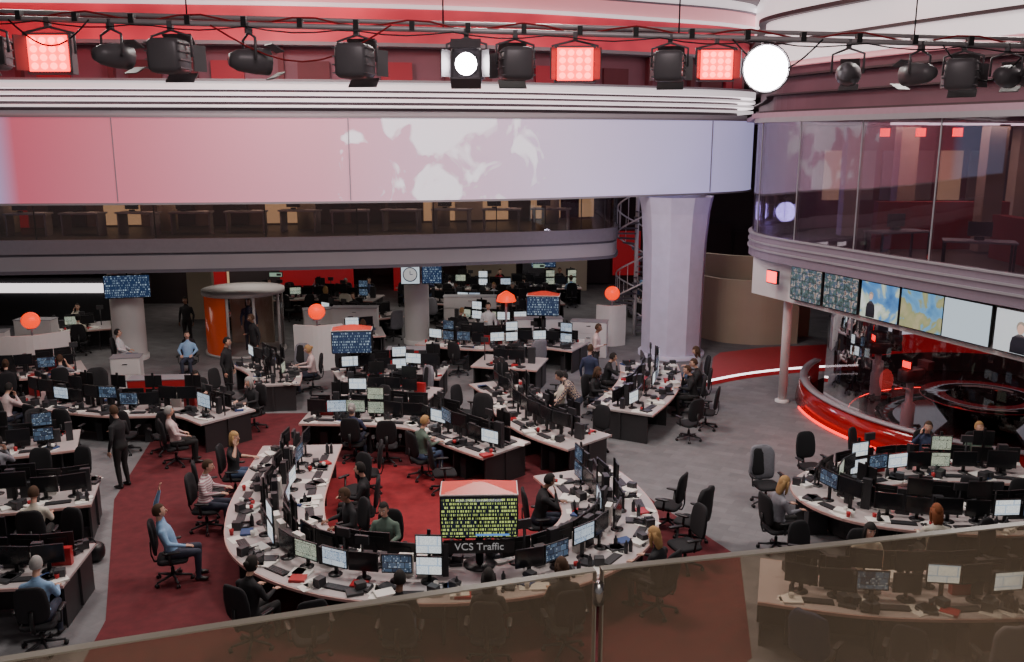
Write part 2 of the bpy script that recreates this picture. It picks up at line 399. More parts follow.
# drum
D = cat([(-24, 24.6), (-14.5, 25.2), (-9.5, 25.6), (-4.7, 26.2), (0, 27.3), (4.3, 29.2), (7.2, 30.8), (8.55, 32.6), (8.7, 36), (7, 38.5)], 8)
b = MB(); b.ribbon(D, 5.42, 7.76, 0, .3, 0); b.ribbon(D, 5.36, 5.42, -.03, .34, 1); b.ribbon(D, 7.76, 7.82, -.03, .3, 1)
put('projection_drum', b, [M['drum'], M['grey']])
b = MB()
for x, y, a in ((-11.05, 25.47, .08), (-4.65, 26.2, .17), (6.6, 30.35, .6)): b.box((x, y-.02, 6.6), (.025, .03, 2.3), 0, rz=a)
put('trim_drum_seam', b, [M['grey']])
b = MB()
z = 7.82
for z1, a, m in ((7.95, .25, 2), (8.05, .6, 0), (8.11, .05, 1), (8.21, .6, 0), (8.29, .05, 1), (8.38, .6, 0), (8.45, .0, 1), (8.54, .5, 0), (8.74, 0, 1), (8.80, -.1, 3), (9.75, .9, 4), (9.85, .3, 3), (10.35, .3, 5), (10.45, .1, 0), (10.75, .1, 5), (10.85, 0, 7), (11.25, .1, 6), (11.3, 0, 3), (11.58, .1, 1)):
    b.ribbon(D, z, z1, a, a+.9, m); z = z1
put('upper_gallery_bands', b, [M['darkband'], M['whiteband'], M['greyband'], M['grey'], M['mauvedark'], M['redlit'], M['pinkband'], M['whiteband']])
b = MB()
for i in range(9, 62, 4):
    p = D[i]; t = (D[i+1]-D[i-1]).normalized(); n = V((-t.y, t.x, 0)); q = p+n*.75
    b.box((q.x, q.y, 9.27), (.16, .2, .93), 0, rz=math.atan2(t.y, t.x))
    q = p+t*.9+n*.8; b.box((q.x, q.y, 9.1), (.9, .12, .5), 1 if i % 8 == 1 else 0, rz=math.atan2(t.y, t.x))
put('upper_gallery_pillars', b, [M['maroon'], M['maroonlit']])

# main column
b = MB()
cx, cy = 5.42, 29.9
b.lathe([(1.02, 0), (1.02, .6), (1.03, 2.6), (1.06, 3.8), (1.13, 4.8), (1.23, 5.34)], (cx, cy, 0), 10, 0, smooth=False)
b.lathe([(1.12, 0), (1.12, .12), (1.0, .12)], (cx, cy, 0), 24, 0)
put('column_main', b, [pbr('column_plaster', (.60, .58, .74), .7, var=.14, scale=3, bump=.25)])
b = MB()
for x, y, r in ((-12.7, 29.2, .52), (-3.4, 31.6, .44), (-19, 31, .5)):
    b.lathe([(r, 0), (r, 3.3)], (x, y, 0), 20, 0); occupied.append((x, y, 1.2))
    b.lathe([(r+.05, 0), (r+.05, .15), (r, .15)], (x, y, 0), 20, 0)
put('column_round', b, [M['white']])
occupied.append((cx, cy, 2.4))

# spiral stair
b = MB(); c = V((4.55, 32.8, 0)); h1 = []; h2 = []
for i in range(45):
    a = i*.26; z = .2+i*.1
    h1.append(c+V((math.cos(a)*.72, math.sin(a)*.72, z+.95))); h2.append(c+V((math.cos(a)*.72, math.sin(a)*.72, z)))
    if i % 2 == 0:
        b.box(c+V((math.cos(a)*.38, math.sin(a)*.38, z)), (.68, .26, .04), 1, rz=a)
        b.tube([h2[-1], h1[-1]], .012, 6)
b.tube(h1, .03, 6); b.tube(h2, .03, 6); b.tube([c, c+V((0, 0, 5.2))], .07, 12)
put('spiral_staircase', b, [M['white'], M['greydark']]); occupied.append((4.55, 32.8, 1.8))

b = MB(); b.ribbon(cat([(6.9, 32.5), (7.6, 31.6), (8.8, 31.2), (10.2, 31.4)], 8), 0, 2.3, 0, .15); b.ribbon(cat([(7.2, 33.5), (8.2, 32.7), (9.6, 32.4), (11, 32.6)], 8), 0, 3.0, 0, .15)
put('curved_partition', b, [M['beige']])
b = MB()
for i in range(26):
    x = -22+i*1.5; b.box((x+.7, 44.6, 1.6), (1.35, .1, random.choice([2.2, 3.0])), random.choice([0, 0, 0, 0, 1, 2, 3, 0]))
put('wall_panels_far', b, [M['darkband'], M['redglow'], M['warm'], M['grey']])
b = MB(); b.box((-17.8, 35, .95), (5.2, .8, 1.9), 0); b.box((-18.1, 34.55, 1.5), (4.4, .08, .36), 1)
put('reception_counter', b, [M['dark'], emis('counter_light', (1, .9, .92), 1.6)]); occupied.append((-16, 35, 3))
b = MB(); b.box((-13.4, 39.3, 1.5), (1.6, .2, 3), 0); b.box((-8.6, 39.3, 1.5), (3.2, .2, 3), 0); b.box((-4.9, 43, 1.5), (1.6, .2, 3), 0)
put('red_partition_wall', b, [M['redglow']])
b = MB(); b.box((-1, 43, 1.4), (2.4, .2, 2.8), 0); b.box((2.6, 43, 1.4), (2, .2, 2.8), 0); b.box((-12.6, 36, 1.3), (1.0, .3, 2.6), 0)
put('beige_partition', b, [M['beige']])
b = MB(); b.box((-11.2, 39.5, 1.5), (2.6, .2, 3), 0); b.box((-15.6, 39.5, 1.5), (2.6, .2, 3), 0)
put('dark_partition', b, [M['wall'], M['greydark']])
for x, y in ((-7.4, 27.95), (.9, 29.9)):
    b = MB(); b.box((0, 0, 0), (.42, .06, .16), 0); b.box((0, -.035, 0), (.38, .01, .12), 1); b.box((.1, -.042, 0), (.14, .01, .07), 0); b.tube([(0, 0, .08), (0, 0, .22)], .015, 6, 0)
    put('exit_sign', b, [M['dark'], emis('exit_green', (.4, .6, .45), .5)], loc=(x, y, 3.02))

# glass booth
b = MB(); c = (-9.2, 30.4, 0); occupied.append((-9.2, 30.4, 3.0))
b.lathe([(1.30, .05), (1.30, 2.05), (1.27, 2.05), (1.27, .05), (1.30, .05)], c, 16, 1, math.radians(170), math.radians(262))
b.lathe([(1.29, .05), (1.29, 2.05)], c, 20, 2, math.radians(262), math.radians(390))
b.lathe([(0, 2.05), (1.38, 2.05), (1.38, 2.18), (0, 2.22)], c, 28, 0); b.lathe([(0, 0), (1.36, 0), (1.36, .08), (0, .08)], c, 28, 0)
for a in (170, 262, 300, 345, 30):
    x, y = c[0]+1.30*math.cos(math.radians(a)), c[1]+1.30*math.sin(math.radians(a)); b.tube([(x, y, .05), (x, y, 2.1)], .05, 8, 0)
b.box((c[0], c[1]+.9, 1.06), (1.5, .1, 1.96), 3)
put('glass_booth', b, [pbr('booth_frame', (.45, .42, .42), .4), M['orangeglass'], M['glassclear'], M['beige']])

# ------------------------------------------------------------------ office, screens, studio on the right
O = cat([(9.3, 31), (7.6, 27.6), (6.65, 24.6), (7.9, 20.9), (9.7, 16.8), (11.9, 12.5), (14, 9)], 8)
OB = cat([(9.4, 37), (8.55, 34), (7.85, 30.4), (7.1, 27.0), (6.65, 24.6), (7.9, 20.9), (9.7, 16.8), (11.9, 12.5), (14, 9)], 8)
Ol = [(p.x, p.y) for p in O]
b = MB(); b.poly(Ol+[(24, 9), (24, 31)], 4.02, 4.2); put('office_floor', b, [M['level']])
b = MB(); b.poly([(x+.3, y) for x, y in Ol]+[(24, 9), (24, 31)], 7.62, 7.70); put('office_ceiling', b, [pbr('office_ceiling_paint', (.28, .18, .2), .7)])
b = MB()
b.ribbon(O, 4.02, 4.24, -.02, .25, 0); b.ribbon(O, 4.24, 4.29, -.06, .25, 1); b.ribbon(O, 4.29, 4.42, -.02, .2, 0); b.ribbon(O, 4.42, 4.47, -.05, .2, 1); b.ribbon(O, 4.47, 4.62, -.02, .2, 0)
b.ribbon(O, 4.62, 4.66, -.05, .2, 1)
b.ribbon(O, 7.6, 7.72, -.05, .2, 1)
put('office_fascia', b, [pbr('office_fascia_grey', (.22, .18, .23), .5), M['grey']])
b = MB(); b.ribbon(O, 4.66, 7.6, .05, .08, 0)
for i in range(0, len(O), 4): b.box((O[i].x+.05, O[i].y, 6.1), (.025, .025, 3.0), 1)
put('window_office', b, [M['glass'], M['grey']])
b = MB(); z = 7.72
for z1, a, m in ((7.85, -.05, 2), (7.9, .05, 0), (8.30, .5, 1), (8.34, .3, 0), (8.75, .55, 1), (8.80, .3, 0), (9.0, .5, 1), (9.12, .3, 3), (9.55, .2, 4), (9.62, .1, 0), (10.2, .2, 4), (10.3, 0, 0), (11.5, .1, 4)):
    b.ribbon(OB, z, z1, a, a+.8, m); z = z1
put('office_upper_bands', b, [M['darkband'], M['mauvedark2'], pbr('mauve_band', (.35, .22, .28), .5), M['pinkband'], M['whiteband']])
b = MB()
b.box((16.6, 30.2, 5.9), (14, .2, 3.3), 0); b.box((19, 21, 5.9), (.2, 18, 3.3), 0)
for x, y in ((10.4, 28), (11.6, 27), (12.6, 24), (14.5, 26), (11.0, 25.6)): b.box((x, y, 5.9), (.5, .45, 3.3), 1)
b.box((11.8, 24.9, 4.85), (3.6, .3, 1.3), 2); b.box((12.4, 21.5, 4.75), (.35, 3, 1.1), 2)
for i in range(8): b.box((10.6+i*.95, 30.0, 6.0), (.7, .1, 1.6), (3, 1, 5, 1)[i % 4])
for i in range(5): b.box((9.9+i*1.1, 23.0+i*.4, 7.55), (.9, .12, .06), 4)
for i in range(7): b.box((10.2+i*.8, 25.2-i*.4, 7.35), (.22, .12, .22), 6)  # glowing red boxes added in place of lights reflected in the glass
put('office_interior', b, [pbr('office_wall', (.22, .06, .07), .6, var=.3), M['beige'], M['redcloth'], M['warm'], M['striplight'], M['grey'], M['ledred']])
mt = MB(); mt.box((0, 0, .73), (1.5, .7, .04), 0)
for sx in (-.7, .7):
    for sy in (-.3, .3): mt.box((sx, sy, .355), (.05, .05, .71), 1)
mt.box((0, .1, 1.0), (.5, .04, .32), 1); mt.box((0, .1, .79), (.2, .14, .08), 1)
mtm = mt.mesh('meeting_table', [M['grey'], M['dark']])
for x, y, r in ((9.6, 22.4, .3), (10.5, 20.2, -.4), (11.6, 18.2, .5)): place('meeting_table', mtm, (x, y, 4.2), r)

def opos(s): return V((6.65+3.1*s, 24.6-7.8*s, 0))
od = V((3.1, -7.8, 0)).normalized(); on = V((od.y, -od.x, 0))
if on.x > 0: on = -on
b = MB(); pa = [opos(s)+V((.12, .05, 0)) for s in (-.02, .3, .6, .9, 1.4)]
b.ribbon(pa, 2.98, 4.02, -.02, .12, 0); put('screen_fascia', b, [M['white']])
rzs = math.atan2(on.y, on.x)+math.pi/2
tvm = {}
def tv_mesh(w, h, mat):
    k = (w, h, mat)
    if k not in tvm:
        b = MB(); b.ell((0, .035, 0), (w/2+.03, .04, h/2+.03), 0, .12, 16, 8); b.box((0, -.006, 0), (w, .004, h), 1); b.box((0, .085, 0), (.3, .04, .2), 0)
        tvm[k] = b.mesh('television', [M['black'], M[mat]])
    return tvm[k]
picm = [emis('pic_jacket', (.02, .02, .03), .5), emis('pic_face', (.6, .38, .3), .9), emis('pic_hair', (.35, .3, .25), .6), emis('pic_blue', (.05, .15, .5), .8)]
for i, (s, m) in enumerate(((.265, 'vid'), (.415, 'vid'), (.565, 'map1'), (.71, 'map2'), (.85, 'pale'), (1.0, 'palebg'), (1.15, 'pale'))):
    p = opos(s)+on*.04; e = place('wall_television', tv_mesh(1.14, .82, m), (p.x, p.y, 3.55), rzs)
    if m in ('palebg', 'map1'):
        o = 0 if m == 'palebg' else -.25; k_ = 1 if m == 'palebg' else .7
        b = MB(); b.tube([(o, -.012, -.4), (o, -.012, -.22), (o, -.012, -.1), (o, -.012, -.02)], [(.2*k_, .003), (.2*k_, .003), (.17*k_, .003), (.05*k_, .003)], 16, 0)
        b.ell((o, -.015, .08), (.075*k_, .004, .1*k_), 1, 1, 14, 10); b.ell((o, -.012, .12), (.1*k_, .003, .11*k_), 2, 1, 14, 10)
        put('presenter_picture', b, picm, parent=e)
    if i < 2:
        b = MB()
        for k in range(4): b.box((0, -.012, -.3+k*.2), (1.14, .003, .012), 0)
        for k in range(4): b.box((-.38+k*.255, -.012, 0), (.012, .003, .8), 0)
        put('multiview_grid', b, [M['black']], parent=e)
place('wall_television', tv_mesh(.4, .3, 'vid'), (6.85, 23.5, 3.62), rzs, {1: M['ledred']})
b = MB(); b.tube([(7.55, 24.2, 0), (7.55, 24.2, 4.02)], .12, 14); b.lathe([(.2, 0), (.2, .05), (.12, .08)], (7.55, 24.2, 0), 16)
put('column_slim', b, [M['white']])

# studio
SCX, SCY, SR = 13.4, 23.0, 5.35
b = MB(); b.lathe([(0, .012), (SR, .012)], (SCX, SCY, 0), 64, 0)
put('studio_floor', b, [M['studiofloor']])
b = MB(); a0, a1 = math.radians(140), math.radians(300)
b.lathe([(SR, .0), (SR+.25, .0), (SR+.12, .62), (SR-.02, .62), (SR, 0)], (SCX, SCY, 0), 64, 0, a0, a1)
b.lathe([(SR+.27, .02), (SR+.27, .08), (SR+.3, .08), (SR+.3, .02)], (SCX, SCY, 0), 40, 1, math.radians(175), math.radians(250))
b.lathe([(SR-.05, .62), (SR+.16, .62), (SR+.16, .67), (SR-.05, .67), (SR-.05, .62)], (SCX, SCY, 0), 64, 2, a0, a1)
put('studio_low_wall', b, [M['glossred'], M['redstrip'], M['grey']])
b = MB(); b.lathe([(SR-.02, .67), (SR-.02, 2.9)], (SCX, SCY, 0), 48, 0, math.radians(185), a1)
put('window_studio', b, [glass('studio_glass', (.8, .72, .75), .03)])
PX, PY = 12.0, 22.0
b = MB()
b.lathe([(.6, 0), (.75, .0), (1.35, .72), (1.5, .74), (1.5, .8), (.9, .8), (.9, .74), (.6, 0)], (PX, PY, 0), 40, 0)
b.lathe([(1.51, .76), (1.52, .77), (1.51, .78)], (PX, PY, 0), 40, 1)
put('presenter_desk', b, [pbr('gloss_black', (.012, .01, .012), .08), M['maroonlit']])
b = MB(); b.lathe([(2.3, .014), (2.75, .014), (2.75, .03), (2.3, .03), (2.3, .014)], (PX+.3, PY+.2, 0), 48, 0)
b.lathe([(3.4, .014), (3.43, .014), (3.43, .02), (3.4, .02)], (PX+.3, PY+.2, 0), 48, 1)
put('studio_floor_ring', b, [pbr('ring_black', (.01, .01, .012), .1), M['redstrip']])
b = MB()
b.lathe([(4.6, .0), (4.6, .6)], (SCX, SCY, 0), 40, 2, math.radians(20), math.radians(120))
b.lathe([(4.6, .6), (4.6, 1.2)], (SCX, SCY, 0), 40, 1, math.radians(20), math.radians(120))
b.lathe([(4.62, 1.2), (4.62, 2.1)], (SCX, SCY, 0), 40, 0, math.radians(20), math.radians(112))
b.lathe([(4.6, 2.1), (4.6, 2.3)], (SCX, SCY, 0), 40, 3, math.radians(20), math.radians(120))
put('studio_video_wall', b, [pbr('video_pale', (.3, .3, .33), .4, emit=.7, ecol=(.8, .85, .95), var=.4), M['redglow'], M['dark'], M['grey']])
b = MB(); b.lathe([(6.6, 0), (6.6, 3.3)], (SCX, SCY, 0), 40, 0, math.radians(10), math.radians(115))
for i in range(8):
    a = math.radians(30+i*11); b.box((SCX+6.5*math.cos(a), SCY+6.5*math.sin(a), 1.6), (.12, .12, 3.2), 1)
put('studio_backdrop', b, [pbr('backdrop', (.10, .08, .11), .4, var=.4, scale=1), M['grey']])
b = MB()
rp = [(5.9, 25.9), (6.9, 26.6), (8.2, 27.2), (9.6, 27.6), (11, 27.8), (11, 30.6), (8.8, 30.2), (7.0, 29.4), (6.6, 28.7)]
b.poly(rp, 0, .16, 0); put('red_ramp', b, [M['redcarpet2']])
rl = cat([(5.75, 25.75), (6.9, 26.5), (8.2, 27.1), (9.6, 27.5), (11, 27.7)], 8)
b = MB(); b.ribbon(rl, .12, .17, 0, .05, 0); b.ribbon(rl, 0, .12, 0, .05, 1)
put('trim_ramp_light', b, [M['striplight'], M['redglow']])
def studio_camera():
    b = MB()
    for a in (90, 210, 330):
        a = math.radians(a); b.tube([(0, 0, .12), (.4*math.cos(a), .4*math.sin(a), .08)], .04, 8, 0); b.ell((.4*math.cos(a), .4*math.sin(a), .06), (.06, .06, .06), 0)
    b.lathe([(.16, .08), (.16, .7), (.09, .75), (.09, 1.25)], n=16, mat=1); b.tube([(-.3, -.25, 1.15), (.3, -.25, 1.15)], .02, 8, 1)
    b.ell((0, 0, 1.45), (.17, .32, .17), 0, .3); b.tube([(0, .28, 1.45), (0, .6, 1.45)], [.1, .12], 16, 0)
    b.box((0, -.15, 1.72), (.3, .04, .2), 0); b.box((0, -.175, 1.72), (.26, .01, .16), 2); b.tube([(0, -.15, 1.6), (0, -.15, 1.65)], .02, 6); b.box((0, .45, 1.66), (.34, .2, .22), 0)
    b.tube([(0, -.25, 1.25), (.1, -.7, 1.15)], .018, 6)
    return b.mesh('studio_camera', [M['dark'], M['grey'], M['redstrip']])
scm = studio_camera()
for x, y, r in ((10.3, 24.6, -1.6), (9.9, 21.6, -1.2), (10.9, 26, -2.2)): place('studio_camera', scm, (x, y, .012), r)

# ------------------------------------------------------------------ furniture meshes
def chair_mesh(jacket=False):
    b = MB()
    for k in range(5):
        a = 2*math.pi*k/5+.3; d = V((math.cos(a), math.sin(a), 0))
        b.tube([d*.03+V((0, 0, .13)), d*.3+V((0, 0, .085))], [(.03, .025), (.018, .016)], 6, 1, ref=(0, 0, 1))
        for s in (-.018, .018):
            q = V((-d.y, d.x, 0))*s+d*.3; b.tube([q+V((-d.y, d.x, 0))*-.01+V((0, 0, .033)), q+V((-d.y, d.x, 0))*.01+V((0, 0, .033))], .033, 10, 0, ref=(0, 0, 1))
    b.tube([(0, 0, .1), (0, 0, .26)], .03, 10, 0); b.tube([(0, 0, .26), (0, 0, .4)], .018, 10, 2); b.box((0, -.02, .39), (.24, .3, .03), 0)
    def seatfn(p): return V((p.x, p.y, p.z+(-.5*max(0, p.y-.6))))
    b.ell((0, .02, .425), (.25, .25, .04), 3, .45, 16, 8, fn=seatfn)
    def backfn(p): return V((p.x*(1-.12*max(0, p.z)), p.y+1.1*abs(p.x)**2, p.z))
    b.ell((0, -.275, .83), (.235, .035, .29), 3, .5, 16, 10, fn=backfn, R=Matrix.Rotation(.12, 3, 'X'))
    b.tube([(0, -.12, .385), (0, -.27, .4), (0, -.31, .52), (0, -.31, .75)], [(.035, .012)]*4, 6, 0)
    for s in (-1, 1):
        b.tube([(s*.2, 0, .40), (s*.29, 0, .42), (s*.3, -.02, .62)], [(.025, .012)]*3, 6, 0, ref=(0, 1, 0)); b.ell((s*.3, .02, .635), (.04, .14, .018), 0, .5, 10, 6)
    if jacket:
        def jf(p): return V((p.x*(1+.12*max(0, -p.z))+.04*math.sin(p.z*9), p.y+1.0*abs(p.x)**2+.25*math.sin(p.x*8), p.z))
        b.ell((0, -.30, .80), (.27, .06, .36), 4, .55, 20, 12, fn=jf, R=Matrix.Rotation(.10, 3, 'X'))
    return b.mesh('office_chair', [M['black'], M['dark'], M['chrome'], M['fabric'], M['s_navy']])
CH = chair_mesh(); CHJ = chair_mesh(True)
def chair(x, y, z, rz, jk=.16):
    if random.random() < jk:
        return place('office_chair', CHJ, (x, y, z), rz, {4: M[random.choice(['s_grey', 's_grey', 's_black', 's_black', 's_navy', 's_cream'])]})
    return place('office_chair', CH, (x, y, z), rz)
def monitor_mesh(w=.46, h=.30, lift=0.):
    b = MB(); b.lathe([(0, 0), (.11, 0), (.11, .012), (.03, .018)], n=16, mat=0)
    b.box((0, .03, .14+lift/2), (.06, .03, .26+lift), 0)
    zc = .13+h/2+lift
    b.box((0, 0, zc), (w, .028, h), 0); b.box((0, .022, zc), (w*.6, .03, h*.55), 0, taper=1)
    b.box((0, -.0155, zc+.004), (w-.03, .003, h-.035), 1)
    return b.mesh('computer_monitor', [M['black'], SOFF])
MON = monitor_mesh(); MONB = monitor_mesh(.54, .35); MONH = monitor_mesh(.46, .30, .14)
def stack_mesh():
    b = MB(); b.lathe([(0, 0), (.13, 0), (.13, .012), (.03, .018)], n=16, mat=0); b.box((0, .035, .42), (.05, .03, .8), 0)
    for z in (.26, .60): b.box((0, 0, z), (.40, .028, .30), 0); b.box((0, -.0155, z), (.37, .003, .265), 1)
    return b.mesh('stacked_monitors', [M['black'], SOFF])
STK = stack_mesh()
def kb_mesh():
    b = MB(); b.box((0, 0, .01), (.44, .15, .02), 0, taper=.97)
    for r in range(4): b.box((0, -.05+r*.034, .022), (.41, .026, .006), 1)
    b.ell((.3, 0, .012), (.03, .05, .016), 0, .8, 8, 6)
    return b.mesh('keyboard', [M['black'], M['dark']])
KB = kb_mesh()
def phone_mesh():
    b = MB(); b.box((0, 0, .03), (.2, .2, .05), 0, rx=.15, taper=.92); b.tube([(-.06, -.09, .07), (-.06, 0, .085), (-.06, .09, .08)], [.024, .016, .024], 8, 0, ref=(0, 0, 1)); b.box((.04, .03, .062), (.08, .06, .006), 1, rx=.15)
    return b.mesh('desk_phone', [M['dark'], M['grey']])
PH = phone_mesh()

# ------------------------------------------------------------------ people
def remesh(mb, vox):
    me = mb.mesh('tmp', []); ob = bpy.data.objects.new('tmp', me); scene.collection.objects.link(ob)
    r = ob.modifiers.new('r', 'REMESH'); r.mode = 'VOXEL'; r.voxel_size = vox
    s = ob.modifiers.new('s', 'SMOOTH'); s.factor = .5; s.iterations = 4
    dg = bpy.context.evaluated_depsgraph_get(); m2 = bpy.data.meshes.new_from_object(ob.evaluated_get(dg))
    vs = [v.co.copy() for v in m2.vertices]; fs = [tuple(p.vertices) for p in m2.polygons]
    bpy.data.objects.remove(ob); bpy.data.meshes.remove(m2); bpy.data.meshes.remove(me)
    return vs, fs
def segd(p, a, b):
    ab = b-a; t = max(0, min(1, (p-a).dot(ab)/max(ab.length_squared, 1e-9))); return (p-(a+ab*t)).length

SEATP = V((0, -.02, .555))
def sitlegs(): return {s: (V((s*.12, .42, .525)), V((s*.12, .40, .09))) for s in (-1, 1)}
def stlegs(): return {s: (V((s*.10, .02, .50)), V((s*.11, -.03, .085))) for s in (-1, 1)}
POSE = {
 'type': dict(p=SEATP, lean=.10, legs=sitlegs(), head=(0, -.15), arms={s: (V((s*.245, .08, .80)), V((s*.17, .33, .80)), V((-s*.15, 1, -.05)), V((0, 0, -1))) for s in (-1, 1)}),
 'chin': dict(p=SEATP, lean=.22, legs=sitlegs(), head=(.2, -.15), arms={-1: (V((-.24, .14, .79)), V((-.12, .38, .80)), V((.2, 1, 0)), V((0, 0, -1))), 1: (V((.2, .30, .80)), V((.09, .28, 1.02)), V((-.2, -.1, 1)), V((0, -1, 0)))}),
 'phone': dict(p=SEATP, lean=.02, legs=sitlegs(), head=(-.3, .0), arms={-1: (V((-.24, .08, .79)), V((-.16, .33, .80)), V((.1, 1, 0)), V((0, 0, -1))), 1: (V((.30, .08, .90)), V((.15, .09, 1.12)), V((-.15, -.1, 1)), V((-1, 0, 0)))}),
 'recline': dict(p=V((0, .02, .555)), lean=-.28, legs=sitlegs(), head=(.1, .15), arms={-1: (V((-.27, -.20, 1.27)), V((-.20, -.12, 1.53)), V((.1, .1, 1)), V((0, 1, 0))), 1: (V((.27, -.02, .78)), V((.22, .22, .70)), V((-.2, 1, -.1)), V((0, 0, -1)))}),
 'relax': dict(p=V((0, .02, .555)), lean=-.2, legs=sitlegs(), head=(.2, .1), arms={s: (V((s*.27, -.02, .80)), V((s*.16, .20, .70)), V((-s*.3, 1, -.2)), V((0, 0, -1))) for s in (-1, 1)}),
 'stand': dict(p=V((0, 0, .94)), lean=.0, legs=stlegs(), head=(.1, -.1), arms={s: (V((s*.25, -.03, 1.11)), V((s*.25, .06, .87)), V((0, .15, -1)), V((-s, 0, 0))) for s in (-1, 1)}),
 'talk': dict(p=V((0, 0, .94)), lean=.04, legs=stlegs(), head=(-.3, -.1), arms={-1: (V((-.25, -.03, 1.11)), V((-.25, .06, .87)), V((0, .15, -1)), V((1, 0, 0))), 1: (V((.25, .0, 1.12)), V((.12, .22, 1.17)), V((-.6, .8, .2)), V((0, 0, -1)))}),
 'walk': dict(p=V((0, 0, .92)), lean=.07, head=(0, -.1), legs={-1: (V((-.09, .20, .52)), V((-.1, .24, .085))), 1: (V((.09, -.04, .49)), V((.1, -.36, .14)))}, arms={-1: (V((-.25, -.14, 1.12)), V((-.25, -.12, .87)), V((0, .1, -1)), V((1, 0, 0))), 1: (V((.25, .06, 1.12)), V((.23, .26, .98)), V((0, .7, -.7)), V((-1, 0, 0)))}),
 'lean': dict(p=V((0, -.12, .92)), lean=.62, legs={s: (V((s*.11, -.04, .50)), V((s*.13, -.14, .085))) for s in (-1, 1)}, head=(0, -.45), arms={s: (V((s*.24, .24, 1.0)), V((s*.2, .40, .80)), V((-s*.1, 1, -.1)), V((0, 0, -1))) for s in (-1, 1)}),
}
def head_geo(b, c, R, hair):
    def fn(p):
        x, y, z = p
        if z < 0: k = 1-.32*(-z)**1.6; x *= k; y = y*(1-.12*(-z)) + .10*(-z)
        if y < 0 and z > -.3: y *= 1.08
        return V((x, y, z))
    b.ell(c, (.076, .094, .118), 0, 1, 18, 14, R, fn)
    P = lambda x, y, z: c+R @ V((x, y, z))
    b.tube([P(0, .088, .022), P(0, .108, -.008), P(0, .116, -.022), P(0, .09, -.036)], [(.008, .006), (.011, .01), (.015, .011), (.01, .006)], 8, 0)
    for s in (-1, 1):
        b.ell(P(s*.077, -.005, -.005), (.011, .02, .033), 0, 1, 8, 6, R)
        b.ell(P(s*.031, .081, .014), (.013, .009, .008), 5, 1, 8, 6, R); b.ell(P(s*.031, .0885, .014), (.006, .004, .006), 4, 1, 6, 4, R)
        b.tube([P(s*.017, .093, .034), P(s*.032, .092, .04), P(s*.048, .08, .034)], .0045, 5, 4)
    b.ell(P(0, .094, -.058), (.024, .008, .008), 6, 1, 8, 6, R)
    tmp = MB(); k = 1.10
    tmp.ell((0, 0, 0), (.080*k, .1*k, .120*k), 0, 1, 20, 16)
    keep = []
    for f in tmp.f:
        q = sum((V(tmp.v[i]) for i in f), V())/len(f)
        face = q.y > .028 and q.z < .062+(.0 if hair == 'short' else -.01)
        low = q.z < (-.045 if hair == 'short' else -.09)
        side = hair == 'short' and q.z < -.0 and q.y > -.012
        if not (face or low or side): keep.append(f)
    b.add([c+R @ (V(v)+V((0, -.006, .008))) for v in tmp.v], keep, 4, True)
    if hair == 'long':
        b.tube([P(0, -.035, .06), P(0, -.055, -.05), P(0, -.075, -.15), P(0, -.085, -.25)], [(.085, .06), (.092, .06), (.088, .045), (.05, .02)], 12, 4)
        for s in (-1, 1): b.tube([P(s*.075, .02, .05), P(s*.085, .015, -.05), P(s*.078, .02, -.15), P(s*.06, .02, -.2)], [.02, .026, .024, .01], 8, 4)
    if hair == 'bun': b.ell(P(0, -.12, .03), (.045, .04, .045), 4, 1, 10, 8, R)
def hand_geo(b, w, d, n, side):
    d = d.normalized(); n = (n-d*n.dot(d)).normalized(); s = d.cross(n)
    if s.x*side > 0: s = -s
    for k, (off, L) in enumerate(((.030, .070), (.010, .080), (-.011, .074), (-.031, .058))):
        base = w+d*.085+s*off; c = .25+.08*k
        p1 = base+(d*.9+n*c*.5).normalized()*L*.45; p2 = p1+(d+n*c*1.6).normalized()*L*.32; p3 = p2+(d*.7+n*c*2.6).normalized()*L*.23
        b.tube([base-d*.02, base, p1, p2, p3], [.0095, .0095, .0088, .008, .006], 6, 0)
    t0 = w+d*.03+s*.028; t1 = t0+(s*.8+d*.7).normalized()*.038; t2 = t1+(s*.3+d+n*.2).normalized()*.03
    b.tube([t0-s*.012, t0, t1, t2], [.013, .0125, .0105, .007], 6, 0)
_pc = {}
